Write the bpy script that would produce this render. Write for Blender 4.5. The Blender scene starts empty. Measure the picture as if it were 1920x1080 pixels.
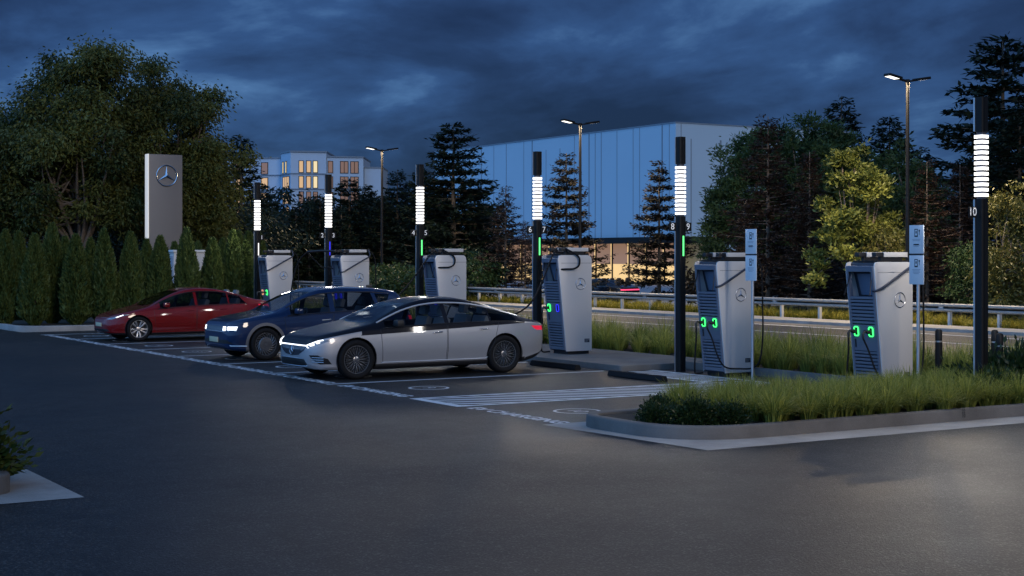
import bpy, bmesh, math, random
import numpy as np
from mathutils import Vector, Matrix, Euler

S = bpy.context.scene
COL = S.collection
R = math.radians
PI = math.pi

# ------------------------------------------------------------------ camera
F_PX, HZ, YAW, CAM_H = 2830.0, 480.0, R(31.55), 2.3
cam = bpy.data.cameras.new('camera')
cam.sensor_width = 36.0
cam.lens = 36.0 * F_PX / 1920.0
cam.shift_y = -(540.0 - HZ) / 1920.0
cam.clip_start, cam.clip_end = 0.1, 5000
camo = bpy.data.objects.new('camera', cam)
COL.objects.link(camo)
camo.location = (0, 0, CAM_H)
camo.rotation_euler = (R(90), 0, -YAW)
S.camera = camo
SY, CY = math.sin(YAW), math.cos(YAW)

def at(px, d):
    """world x, y of the spot d metres in front of the camera in picture column px"""
    l = (px - 960.0) / F_PX * d
    return d * SY + l * CY, d * CY - l * SY

# ------------------------------------------------------------------ world
SKY_GAIN = 1.3
def build_world():
    w = bpy.data.worlds.new('World'); S.world = w; w.use_nodes = True
    nt = w.node_tree; nt.nodes.clear()
    N = nt.nodes.new; L = nt.links.new
    out = N('ShaderNodeOutputWorld'); bg = N('ShaderNodeBackground')
    L(bg.outputs[0], out.inputs[0]); bg.inputs[1].default_value = SKY_GAIN
    sky = N('ShaderNodeTexSky'); sky.sky_type = 'NISHITA'; sky.sun_disc = False
    sky.sun_elevation = R(4); sky.sun_rotation = R(170); sky.air_density = 1.0; sky.dust_density = .3; sky.ozone_density = 4
    tc = N('ShaderNodeTexCoord')
    sep = N('ShaderNodeSeparateXYZ'); L(tc.outputs['Generated'], sep.inputs[0])
    def math_(op, a, b=None, clamp=False):
        m = N('ShaderNodeMath'); m.operation = op; m.use_clamp = clamp
        for i, v in enumerate((a, b)):
            if v is None: continue
            if isinstance(v, (int, float)): m.inputs[i].default_value = v
            else: L(v, m.inputs[i])
        return m.outputs[0]
    zc = math_('ADD', math_('ABSOLUTE', sep.outputs['Z']), .23)
    px = math_('DIVIDE', sep.outputs['X'], zc); py = math_('DIVIDE', sep.outputs['Y'], zc)
    cmb = N('ShaderNodeCombineXYZ'); L(px, cmb.inputs[0]); L(py, cmb.inputs[1])
    def noise(scale, detail, rough, dist, off):
        mp = N('ShaderNodeMapping'); L(cmb.outputs[0], mp.inputs[0]); mp.inputs['Location'].default_value = off
        mp.inputs['Rotation'].default_value = (0, 0, -YAW)
        mp.inputs['Scale'].default_value = (1.0, .8, 1)
        n = N('ShaderNodeTexNoise'); n.inputs['Scale'].default_value = scale; n.inputs['Detail'].default_value = detail
        n.inputs['Roughness'].default_value = rough; n.inputs['Distortion'].default_value = dist
        L(mp.outputs[0], n.inputs['Vector']); return n.outputs['Fac']
    n1 = noise(2.1, 9, .56, .25, (8.1, 2.2, 0)); n2 = noise(.9, 3, .5, .1, (4.4, 5.5, 0))
    mixn = math_('ADD', math_('MULTIPLY', n1, .62), math_('MULTIPLY', n2, .38))
    cr = N('ShaderNodeValToRGB'); L(mixn, cr.inputs[0])
    e = cr.color_ramp; e.elements[0].position = .38; e.elements[0].color = (.0085, .0160, .039, 1)
    e.elements[1].position = .67; e.elements[1].color = (.16, .31, .56, 1)
    for p, c in ((.46, (.0145, .031, .078, 1)), (.53, (.024, .058, .145, 1)), (.58, (.050, .114, .24, 1))):
        x = e.elements.new(p); x.color = c
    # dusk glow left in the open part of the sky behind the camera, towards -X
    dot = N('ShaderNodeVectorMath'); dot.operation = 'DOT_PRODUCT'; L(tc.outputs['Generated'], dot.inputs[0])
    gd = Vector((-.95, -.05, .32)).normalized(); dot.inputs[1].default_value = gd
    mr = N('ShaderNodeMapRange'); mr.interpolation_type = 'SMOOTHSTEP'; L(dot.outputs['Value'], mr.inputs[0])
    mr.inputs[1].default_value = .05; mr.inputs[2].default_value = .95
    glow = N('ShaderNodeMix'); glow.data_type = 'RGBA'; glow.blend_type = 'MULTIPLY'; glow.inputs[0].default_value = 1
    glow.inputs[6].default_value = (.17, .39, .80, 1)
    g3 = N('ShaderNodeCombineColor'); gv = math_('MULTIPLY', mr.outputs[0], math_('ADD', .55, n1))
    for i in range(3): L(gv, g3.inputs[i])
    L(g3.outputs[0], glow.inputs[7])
    # clear-air light seen through the clouds
    sk = N('ShaderNodeMix'); sk.data_type = 'RGBA'; sk.blend_type = 'MULTIPLY'; sk.inputs[0].default_value = 1
    L(sky.outputs[0], sk.inputs[6]); sk.inputs[7].default_value = (.003, .006, .012, 1)
    add = N('ShaderNodeMix'); add.data_type = 'RGBA'; add.blend_type = 'ADD'; add.inputs[0].default_value = 1
    L(cr.outputs[0], add.inputs[6]); L(sk.outputs[2], add.inputs[7])
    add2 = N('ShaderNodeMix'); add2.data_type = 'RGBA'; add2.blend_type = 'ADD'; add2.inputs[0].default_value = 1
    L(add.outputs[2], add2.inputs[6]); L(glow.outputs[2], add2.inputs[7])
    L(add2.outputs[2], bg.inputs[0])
build_world()

# ------------------------------------------------------------------ sun (last low light from behind the camera's right)
sl = bpy.data.lights.new('sun', 'SUN'); sl.energy = .58; sl.angle = R(10); sl.color = (1.0, .86, .72)
so = bpy.data.objects.new('sun', sl); COL.objects.link(so)
so.rotation_euler = Vector((.06, .95, -.31)).to_track_quat('-Z', 'Y').to_euler()

S.view_settings.view_transform = 'Standard'; S.view_settings.look = 'None'
S.view_settings.exposure = 0; S.view_settings.gamma = 1; S.view_settings.use_curve_mapping = False
S.render.engine = 'CYCLES'
S.cycles.use_denoising = True
S.cycles.max_bounces = 8; S.cycles.transparent_max_bounces = 16
S.cycles.caustics_reflective = False; S.cycles.caustics_refractive = False
S.cycles.sample_clamp_indirect = 4

# ------------------------------------------------------------------ materials
MATS = {}
def mat(name, col, rough=.5, metal=0, var=.12, vscale=6, bump=0, bscale=60, spec=.5, coat=0, emit=None, es=0, trans=0, alpha=1):
    if name in MATS: return MATS[name]
    m = bpy.data.materials.new(name); m.use_nodes = True
    nt = m.node_tree; N = nt.nodes.new; L = nt.links.new
    b = nt.nodes['Principled BSDF']
    b.inputs['Roughness'].default_value = rough; b.inputs['Metallic'].default_value = metal
    b.inputs['Specular IOR Level'].default_value = spec; b.inputs['Coat Weight'].default_value = coat
    b.inputs['Coat Roughness'].default_value = .04
    tc = N('ShaderNodeTexCoord')
    if var:
        n = N('ShaderNodeTexNoise'); n.inputs['Scale'].default_value = vscale; n.inputs['Detail'].default_value = 5
        L(tc.outputs['Object'], n.inputs['Vector'])
        mx = N('ShaderNodeMix'); mx.data_type = 'RGBA'; L(n.outputs['Fac'], mx.inputs[0])
        mx.inputs[6].default_value = tuple(c * (1 - var) for c in col) + (1,)
        mx.inputs[7].default_value = tuple(min(1, c * (1 + var)) for c in col) + (1,)
        L(mx.outputs[2], b.inputs['Base Color'])
    else:
        b.inputs['Base Color'].default_value = tuple(col) + (1,)
    if bump:
        n2 = N('ShaderNodeTexNoise'); n2.inputs['Scale'].default_value = bscale; n2.inputs['Detail'].default_value = 4
        L(tc.outputs['Object'], n2.inputs['Vector'])
        bp = N('ShaderNodeBump'); bp.inputs['Strength'].default_value = bump; bp.inputs['Distance'].default_value = .02
        L(n2.outputs['Fac'], bp.inputs['Height']); L(bp.outputs[0], b.inputs['Normal'])
    if emit:
        b.inputs['Emission Color'].default_value = tuple(emit) + (1,); b.inputs['Emission Strength'].default_value = es
    MATS[name] = m
    return m

def leaf_mat(name, c0, c1, rough=.55, transl=.25):
    if name in MATS: return MATS[name]
    m = bpy.data.materials.new(name); m.use_nodes = True
    nt = m.node_tree; N = nt.nodes.new; L = nt.links.new
    b = nt.nodes['Principled BSDF']; b.inputs['Roughness'].default_value = rough; b.inputs['Specular IOR Level'].default_value = .3
    a = N('ShaderNodeAttribute'); a.attribute_name = 'tint'
    r = N('ShaderNodeValToRGB'); L(a.outputs['Fac'], r.inputs[0])
    r.color_ramp.elements[0].color = tuple(c0) + (1,); r.color_ramp.elements[1].color = tuple(c1) + (1,)
    L(r.outputs[0], b.inputs['Base Color'])
    t = N('ShaderNodeBsdfTranslucent'); L(r.outputs[0], t.inputs[0])
    mx = N('ShaderNodeMixShader'); mx.inputs[0].default_value = transl
    L(b.outputs[0], mx.inputs[1]); L(t.outputs[0], mx.inputs[2])
    L(mx.outputs[0], nt.nodes['Material Output'].inputs[0])
    MATS[name] = m
    return m

def glass_mat(name, tint, refl=.06):
    m = bpy.data.materials.new(name); m.use_nodes = True
    nt = m.node_tree; nt.nodes.clear(); N = nt.nodes.new; L = nt.links.new
    o = N('ShaderNodeOutputMaterial'); t = N('ShaderNodeBsdfTransparent'); t.inputs[0].default_value = tuple(tint) + (1,)
    g = N('ShaderNodeBsdfGlossy'); g.inputs['Roughness'].default_value = .02
    fr = N('ShaderNodeFresnel'); fr.inputs['IOR'].default_value = 1.5
    ge = N('ShaderNodeNewGeometry'); inv = N('ShaderNodeMath'); inv.operation = 'SUBTRACT'; inv.inputs[0].default_value = 1; L(ge.outputs['Backfacing'], inv.inputs[1])
    ml = N('ShaderNodeMath'); ml.operation = 'MULTIPLY'; L(fr.outputs[0], ml.inputs[0]); L(inv.outputs[0], ml.inputs[1])
    mx = N('ShaderNodeMixShader'); L(ml.outputs[0], mx.inputs[0]); L(t.outputs[0], mx.inputs[1]); L(g.outputs[0], mx.inputs[2])
    L(mx.outputs[0], o.inputs[0]); MATS[name] = m
    return m

def asphalt_mat(name, base, seed=0, rough=.48, scale=1.0):
    m = bpy.data.materials.new(name); m.use_nodes = True
    nt = m.node_tree; N = nt.nodes.new; L = nt.links.new
    b = nt.nodes['Principled BSDF']; tc = N('ShaderNodeTexCoord')
    def noise(s, d, r=.55):
        n = N('ShaderNodeTexNoise'); n.inputs['Scale'].default_value = s; n.inputs['Detail'].default_value = d
        n.inputs['Roughness'].default_value = r; L(tc.outputs['Object'], n.inputs['Vector']); return n.outputs['Fac']
    big = noise(.22, 5); mid = noise(2.6, 6, .65); fine = noise(38 * scale, 4, .7); vor = N('ShaderNodeTexVoronoi'); vor.inputs['Scale'].default_value = 62 * scale
    L(tc.outputs['Object'], vor.inputs['Vector'])
    r1 = N('ShaderNodeValToRGB'); L(big, r1.inputs[0])
    r1.color_ramp.elements[0].position = .3; r1.color_ramp.elements[0].color = tuple(c * .72 for c in base) + (1,)
    r1.color_ramp.elements[1].position = .7; r1.color_ramp.elements[1].color = tuple(c * 1.2 for c in base) + (1,)
    r2 = N('ShaderNodeValToRGB'); L(vor.outputs['Color'], r2.inputs[0])
    r2.color_ramp.elements[0].position = .60; r2.color_ramp.elements[0].color = (.52, .52, .52, 1)
    r2.color_ramp.elements[1].position = .97; r2.color_ramp.elements[1].color = (4.2, 4.1, 4.0, 1)
    mx = N('ShaderNodeMix'); mx.data_type = 'RGBA'; mx.blend_type = 'MULTIPLY'; mx.inputs[0].default_value = .9
    L(r1.outputs[0], mx.inputs[6]); L(r2.outputs[0], mx.inputs[7])
    r3 = N('ShaderNodeValToRGB'); L(mid, r3.inputs[0]); r3.color_ramp.elements[0].position = .34; r3.color_ramp.elements[0].color = (.62, .62, .62, 1); r3.color_ramp.elements[1].position = .66; r3.color_ramp.elements[1].color = (1.25, 1.24, 1.22, 1)
    mx3 = N('ShaderNodeMix'); mx3.data_type = 'RGBA'; mx3.blend_type = 'MULTIPLY'; mx3.inputs[0].default_value = 1; L(mx.outputs[2], mx3.inputs[6]); L(r3.outputs[0], mx3.inputs[7]); L(mx3.outputs[2], b.inputs['Base Color'])
    # oil drips and dark wear spots
    vs = N('ShaderNodeTexVoronoi'); vs.inputs['Scale'].default_value = .55; L(tc.outputs['Object'], vs.inputs['Vector'])
    ds = N('ShaderNodeMath'); ds.operation = 'MULTIPLY_ADD'; L(mid, ds.inputs[0]); ds.inputs[1].default_value = .35; L(vs.outputs['Distance'], ds.inputs[2])
    rs = N('ShaderNodeValToRGB'); L(ds.outputs[0], rs.inputs[0]); rs.color_ramp.elements[0].position = .20; rs.color_ramp.elements[0].color = (.45, .45, .46, 1); rs.color_ramp.elements[1].position = .33; rs.color_ramp.elements[1].color = (1, 1, 1, 1)
    mx4 = N('ShaderNodeMix'); mx4.data_type = 'RGBA'; mx4.blend_type = 'MULTIPLY'; mx4.inputs[0].default_value = .8; L(mx3.outputs[2], mx4.inputs[6]); L(rs.outputs[0], mx4.inputs[7]); L(mx4.outputs[2], b.inputs['Base Color'])
    rr = N('ShaderNodeMapRange'); L(big, rr.inputs[0]); rr.inputs[1].default_value = .3; rr.inputs[2].default_value = .7
    rr.inputs[3].default_value = rough - .06; rr.inputs[4].default_value = rough + .10; L(rr.outputs[0], b.inputs['Roughness'])
    b.inputs['Specular IOR Level'].default_value = .30
    bp = N('ShaderNodeBump'); bp.inputs['Strength'].default_value = .55; bp.inputs['Distance'].default_value = .006
    ad = N('ShaderNodeMath'); L(fine, ad.inputs[0]); L(vor.outputs['Distance'], ad.inputs[1])
    L(ad.outputs[0], bp.inputs['Height']); L(bp.outputs[0], b.inputs['Normal'])
    MATS[name] = m
    return m

def paint_mat(name, col):
    """road paint with worn patches"""
    m = bpy.data.materials.new(name); m.use_nodes = True
    nt = m.node_tree; N = nt.nodes.new; L = nt.links.new
    b = nt.nodes['Principled BSDF']; b.inputs['Roughness'].default_value = .6; tc = N('ShaderNodeTexCoord')
    n = N('ShaderNodeTexNoise'); n.inputs['Scale'].default_value = 30; n.inputs['Detail'].default_value = 8; n.inputs['Roughness'].default_value = .75
    L(tc.outputs['Object'], n.inputs['Vector'])
    r = N('ShaderNodeValToRGB'); L(n.outputs['Fac'], r.inputs[0])
    r.color_ramp.elements[0].position = .30; r.color_ramp.elements[0].color = tuple(c * .3 for c in col) + (1,)
    r.color_ramp.elements[1].position = .44; r.color_ramp.elements[1].color = tuple(col) + (1,)
    L(r.outputs[0], b.inputs['Base Color']); MATS[name] = m
    return m

def concrete_mat(name, col):
    m = bpy.data.materials.new(name); m.use_nodes = True
    nt = m.node_tree; N = nt.nodes.new; L = nt.links.new
    b = nt.nodes['Principled BSDF']; b.inputs['Roughness'].default_value = .82; tc = N('ShaderNodeTexCoord')
    def noise(s, d, r=.6):
        n = N('ShaderNodeTexNoise'); n.inputs['Scale'].default_value = s; n.inputs['Detail'].default_value = d; n.inputs['Roughness'].default_value = r
        L(tc.outputs['Object'], n.inputs['Vector']); return n.outputs['Fac']
    a, c = noise(1.3, 7), noise(45, 5, .7)
    ad = N('ShaderNodeMath'); ad.operation = 'MULTIPLY_ADD'; L(c, ad.inputs[0]); ad.inputs[1].default_value = .35; L(a, ad.inputs[2])
    r = N('ShaderNodeValToRGB'); L(ad.outputs[0], r.inputs[0])
    r.color_ramp.elements[0].position = .42; r.color_ramp.elements[0].color = tuple(x * .62 for x in col) + (1,)
    r.color_ramp.elements[1].position = .85; r.color_ramp.elements[1].color = tuple(min(1, x * 1.12) for x in col) + (1,)
    L(r.outputs[0], b.inputs['Base Color'])
    bp = N('ShaderNodeBump'); bp.inputs['Strength'].default_value = .35; bp.inputs['Distance'].default_value = .008
    L(c, bp.inputs['Height']); L(bp.outputs[0], b.inputs['Normal']); MATS[name] = m
    return m

M_ASPH = asphalt_mat('asphalt', (.025, .0245, .0245), rough=.51)
M_ROAD = asphalt_mat('road_asphalt', (.055, .055, .057), rough=.55, scale=.6)
M_PAINT = paint_mat('road_paint', (.66, .68, .70))
M_CONC = concrete_mat('concrete', (.135, .128, .12))
M_CONC2 = concrete_mat('pale_concrete', (.33, .32, .30))
M_SOIL = mat('soil', (.035, .027, .018), .95, var=.4, vscale=9, bump=.8, bscale=30)
M_GROUND = mat('ground_grass', (.022, .03, .012), .95, var=.5, vscale=2.5, bump=.8, bscale=12)
M_BLACK = mat('black_metal', (.010, .010, .010), .5, spec=.22, metal=0, var=.15, vscale=3, bump=.02, bscale=40) #, .3, var=.15, vscale=3, bump=.02, bscale=40)
M_RUBBER = mat('rubber', (.008, .008, .009), .8, spec=.25, var=.25, vscale=18)
M_DARK = mat('dark_plastic', (.012, .012, .014), .5, var=.2, vscale=14)
M_CHROME = mat('chrome', (.60, .62, .66), .2, 1, var=.05, vscale=3)
M_ALU = mat('brushed_aluminium', (.55, .55, .56), .38, .9, var=.1, vscale=12)
M_CHSIDE = mat('champagne_panel', (.64, .615, .595), .42, .15, var=.05, vscale=1.6, bump=.02, bscale=20)
M_CHFRONT = mat('slate_panel', (.165, .18, .225), .40, .2, var=.08, vscale=4, bump=.02, bscale=30)
M_CHDARK = mat('slate_gap', (.03, .036, .055), .55, var=.1, vscale=5)
M_SCREEN = mat('screen_glass', (.16, .21, .30), .22, var=.08, vscale=3)
M_GREEN = mat('green_light', (.05, .5, .12), .4, var=0, emit=(.05, 1.0, .16), es=2.4)
M_GREEN2 = mat('green_strip', (.1, .5, .2), .4, var=0, emit=(.12, 1.0, .22), es=1.6)
M_BLUE = mat('blue_light', (.03, .03, .4), .4, var=0, emit=(.03, .03, .9), es=1.0)
M_WHITEL = mat('white_strip', (.8, .8, .8), .4, var=0, emit=(1, .93, .85), es=1.3)
M_LAMPBAR = mat('lamp_bar', (.9, .9, .9), .3, var=0, emit=(1.0, .965, .91), es=2.3)
M_DIGIT = mat('digit_white', (.75, .75, .75), .5, var=.03, emit=(1, 1, 1), es=.25)
M_LENS = mat('lamp_lens', (.9, .9, .88), .3, var=0, emit=(1.0, .95, .86), es=2.6)
M_GALV = mat('galvanised_steel', (.62, .62, .61), .42, .2, var=.16, vscale=2.2, bump=.03, bscale=25)
M_POST = mat('lamp_post_paint', (.007, .0065, .006), .42, .4, var=.15, vscale=5)
M_SIGN = mat('sign_plate', (.66, .68, .70), .5, var=.05, vscale=5)
M_BARK = mat('bark', (.10, .08, .06), .9, var=.4, vscale=9, bump=.8, bscale=24)
M_BARK2 = mat('pale_bark', (.17, .135, .105), .9, var=.35, vscale=9, bump=.7, bscale=24)

# ------------------------------------------------------------------ helpers
def link(name, me, m=None, parent=None, smooth=None):
    o = bpy.data.objects.new(name, me); COL.objects.link(o)
    if m is not None and not me.materials: me.materials.append(m)
    if parent is not None: o.parent = parent
    if smooth is not None and len(me.polygons):
        me.shade_smooth(); me.set_sharp_from_angle(angle=R(smooth))
    return o

def obj(name, bm, m=None, parent=None, smooth=35):
    me = bpy.data.meshes.new(name); bm.to_mesh(me); bm.free()
    return link(name, me, m, parent, smooth)

def thing(name, label, cat, loc=(0, 0, 0), rz=0, group=None):
    o = bpy.data.objects.new(name, None); COL.objects.link(o); o.empty_display_size = .2
    o.location = loc; o.rotation_euler = (0, 0, rz)
    return tag(o, label, cat, group)

def tag(o, label=None, cat=None, group=None, kind=None):
    if label: o['label'] = label
    if cat: o['category'] = cat
    if group: o['group'] = group
    if kind: o['kind'] = kind
    return o

def copy_tree(o, parent=None):
    c = o.copy(); COL.objects.link(c)
    if parent is not None:
        c.parent = parent
    for ch in list(o.children): copy_tree(ch, c)
    return c

def box(bm, x0, x1, y0, y1, z0, z1, bev=0, M=None):
    vs = [bm.verts.new((x, y, z)) for z in (z0, z1) for y in (y0, y1) for x in (x0, x1)]
    fs = [bm.faces.new([vs[i] for i in f]) for f in ((0, 2, 3, 1), (4, 5, 7, 6), (0, 1, 5, 4), (2, 6, 7, 3), (0, 4, 6, 2), (1, 3, 7, 5))]
    if bev:
        es = list({e for f in fs for e in f.edges})
        r = bmesh.ops.bevel(bm, geom=es, offset=bev, segments=2, profile=.6, affect='EDGES')
        vs = list({v for f in r['faces'] for v in f.verts} | {v for v in vs if v.is_valid})
    if M is not None:
        bmesh.ops.transform(bm, matrix=M, verts=[v for v in vs if v.is_valid])
    return vs

def prism(bm, poly, z0, z1, bev=0):
    """vertical prism from a 2-D outline"""
    a = [bm.verts.new((p[0], p[1], z0)) for p in poly]; b = [bm.verts.new((p[0], p[1], z1)) for p in poly]
    n = len(poly); fs = [bm.faces.new(a[::-1]), bm.faces.new(b)]
    for i in range(n): fs.append(bm.faces.new((a[i], a[(i + 1) % n], b[(i + 1) % n], b[i])))
    if bev:
        bmesh.ops.bevel(bm, geom=list(fs[1].edges), offset=bev, segments=2, profile=.6, affect='EDGES')
    bmesh.ops.recalc_face_normals(bm, faces=[f for f in fs if f.is_valid])

def sheet(name, poly, z, m, parent=None):
    bm = bmesh.new(); f = bm.faces.new([bm.verts.new((p[0], p[1], z)) for p in poly])
    f.normal_update()
    if f.normal.z < 0: f.normal_flip()
    return obj(name, bm, m, parent, None)

def tube(bm, pts, r, seg=8, cap=True):
    pts = [Vector(p) for p in pts]; n = len(pts); rs = r if isinstance(r, (list, tuple)) else [r] * n
    rings = []; up = Vector((0, 0, 1)); prev = None
    for i, p in enumerate(pts):
        t = (pts[min(i + 1, n - 1)] - pts[max(i - 1, 0)]).normalized()
        if prev is None:
            a = t.cross(up); a = a.normalized() if a.length > .05 else t.cross(Vector((1, 0, 0))).normalized()
        else:
            a = (prev - t * prev.dot(t)); a = a.normalized() if a.length > 1e-4 else t.orthogonal().normalized()
        prev = a; b = t.cross(a)
        rings.append([bm.verts.new(p + (a * math.cos(k * 2 * PI / seg) + b * math.sin(k * 2 * PI / seg)) * rs[i]) for k in range(seg)])
    for i in range(n - 1):
        for k in range(seg):
            bm.faces.new((rings[i][k], rings[i][(k + 1) % seg], rings[i + 1][(k + 1) % seg], rings[i + 1][k]))
    if cap:
        bm.faces.new(rings[0][::-1]); bm.faces.new(rings[-1])

def curve_pts(ctrl, n=8):
    """Catmull-Rom through control points"""
    P = [Vector(c) for c in ctrl]; P = [P[0] * 2 - P[1]] + P + [P[-1] * 2 - P[-2]]; out = []
    for i in range(1, len(P) - 2):
        for k in range(n):
            t = k / n; a, b, c, d = P[i - 1:i + 3]
            out.append(.5 * ((2 * b) + (c - a) * t + (2 * a - 5 * b + 4 * c - d) * t * t + (3 * b - a - 3 * c + d) * t ** 3))
    out.append(P[-2]); return out

def lathe(bm, prof, seg=32, M=None):
    """profile of (radius, axial) turned about Y; axial is y"""
    rings = []
    for r, y in prof:
        rings.append([bm.verts.new((r * math.cos(k * 2 * PI / seg), y, r * math.sin(k * 2 * PI / seg))) for k in range(seg)])
    for i in range(len(rings) - 1):
        for k in range(seg):
            bm.faces.new((rings[i][k], rings[i + 1][k], rings[i + 1][(k + 1) % seg], rings[i][(k + 1) % seg]))
    vs = [v for rg in rings for v in rg]
    if M is not None: bmesh.ops.transform(bm, matrix=M, verts=vs)
    return rings

def text_mesh(body, size, extrude=0.0, bold=0.0):
    c = bpy.data.curves.new('t', 'FONT'); c.body = body; c.size = size; c.extrude = extrude; c.offset = bold; c.align_x = 'CENTER'; c.align_y = 'CENTER'
    o = bpy.data.objects.new('t', c); COL.objects.link(o)
    bpy.context.view_layer.update()
    me = bpy.data.meshes.new_from_object(o.evaluated_get(bpy.context.evaluated_depsgraph_get()))
    bpy.data.objects.remove(o); bpy.data.curves.remove(c)
    me.materials.clear()
    return me

def add_text(bm, body, size, M, extrude=0.0, bold=0.0):
    me = text_mesh(body, size, extrude, bold); me.transform(M); bm.from_mesh(me); bpy.data.meshes.remove(me)

def ring_flat(bm, cx, cy, z, r0, r1, n=40):
    a = [bm.verts.new((cx + r0 * math.cos(k * 2 * PI / n), cy + r0 * math.sin(k * 2 * PI / n), z)) for k in range(n)]
    b = [bm.verts.new((cx + r1 * math.cos(k * 2 * PI / n), cy + r1 * math.sin(k * 2 * PI / n), z)) for k in range(n)]
    for k in range(n): bm.faces.new((a[k], b[k], b[(k + 1) % n], a[(k + 1) % n]))

def quads_mesh(name, V, tint=None):
    """V: (n,4,3) array -> mesh of separate quads with a per-face 'tint' attribute"""
    n = len(V); me = bpy.data.meshes.new(name)
    me.vertices.add(n * 4); me.vertices.foreach_set('co', V.reshape(-1).astype(np.float32))
    me.loops.add(n * 4); me.loops.foreach_set('vertex_index', np.arange(n * 4, dtype=np.int32))
    me.polygons.add(n); me.polygons.foreach_set('loop_start', np.arange(0, n * 4, 4, dtype=np.int32))
    me.update(calc_edges=True)
    if tint is not None:
        a = me.attributes.new('tint', 'FLOAT', 'FACE'); a.data.foreach_set('value', tint.astype(np.float32))
    return me

# ------------------------------------------------------------------ the setting: ground, lot, road
def structure(o): o['kind'] = 'structure'; return o
structure(sheet('ground', [(-900, -900), (1600, -900), (1600, 1600), (-900, 1600)], -.06, M_GROUND))
structure(sheet('parking_lot', [(-60, -40), (19.12, -40), (19.12, 46.5), (11.2, 46.5), (11.2, 100), (-60, 100)], 0, M_ASPH))
structure(sheet('road', [(22.9, -80), (34.2, -80), (34.2, 260), (22.9, 260)], -.01, M_ROAD))
bm = bmesh.new(); prism(bm, [(35.3, -80), (37.0, -80), (37.0, 260), (35.3, 260)], -.05, .09)
structure(obj('road_kerb', bm, M_CONC2, None, None))
structure(sheet('road_gutter', [(34.2, -80), (35.3, -80), (35.3, 260), (34.2, 260)], -.006, M_CONC))
bm = bmesh.new()
def strip(bm, x0, x1, y0, y1, z): bm.faces.new([bm.verts.new(p) for p in ((x0, y0, z), (x1, y0, z), (x1, y1, z), (x0, y1, z))])
strip(bm, 33.75, 33.95, -80, 260, -.002)
for k in range(-10, 40): strip(bm, 30.7, 30.85, k * 6, k * 6 + 6, -.002)
structure(obj('road_marking', bm, M_PAINT, None, None))
structure(sheet('forecourt', [(40.5, 54), (120, 54), (120, 260), (40.5, 260)], -.03, mat('pale_paving', (.30, .31, .33), .6, var=.15, vscale=.6)))

# parking bay markings
TIPS = [20.0, 21.57, 24.75, 27.63, 30.55, 33.45, 36.28, 39.05, 41.82, 44.62]
bm = bmesh.new(); Z = .004
for y in TIPS[2:]:
    strip(bm, 11.3, 17.35, y - .05, y + .05, Z)
def letters(bm, yc):
    M = Matrix.Translation((11.45, yc, Z)) @ Euler((0, 0, -PI / 2)).to_matrix().to_4x4() @ Matrix.Diagonal((1.12, 1, 1, 1))
    add_text(bm, 'EV CHARGING', .34, M, 0, .012)
STALLS = [(18.55, '10')] + [((TIPS[i] + TIPS[i + 1]) / 2, str(n)) for i, n in zip(range(1, 9), (9, 8, 7, 6, 5, 4, 3, 2))]
for yc, n in STALLS:
    letters(bm, yc)
    ring_flat(bm, 12.52, yc, Z, .31, .36)
    add_text(bm, n, .36, Matrix.Translation((12.52, yc, Z)) @ Euler((0, 0, -PI / 2)).to_matrix().to_4x4())
def clip_poly(poly, a, b, c):
    """keep a*x+b*y<=c"""
    out = []
    for i in range(len(poly)):
        p, q = poly[i], poly[(i + 1) % len(poly)]; fp, fq = a * p[0] + b * p[1] - c, a * q[0] + b * q[1] - c
        if fp <= 0: out.append(p)
        if fp * fq < 0:
            t = fp / (fp - fq); out.append((p[0] + (q[0] - p[0]) * t, p[1] + (q[1] - p[1]) * t))
    return out
def hatch(bm, rect, frame):
    x0, x1, y0, y1 = rect
    k0 = x0 + y0
    for k in range(140):
        a = k0 + k * .42; b = a + .17
        poly = [(x0, y0), (x1, y0), (x1, y1), (x0, y1)]
        poly = clip_poly(clip_poly(poly, 1, 1, b), -1, -1, -a)
        if len(poly) > 2: bm.faces.new([bm.verts.new((p[0], p[1], Z)) for p in poly])
hatch(bm, (11.5, 18.2, 20.12, 21.45), None)
hatch(bm, (17.45, 18.2, 21.6, 24.35), None)
for r in ((11.3, 18.25, 20.0, 20.1), (11.3, 17.4, 21.47, 21.57), (11.3, 11.48, 20.104, 21.466), (17.33, 17.43, 21.57, 24.4), (18.22, 18.32, 20.1, 24.4)):
    strip(bm, r[0], r[1], r[2], r[3], Z + .002)
structure(obj('parking_marking', bm, M_PAINT, None, None))

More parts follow.
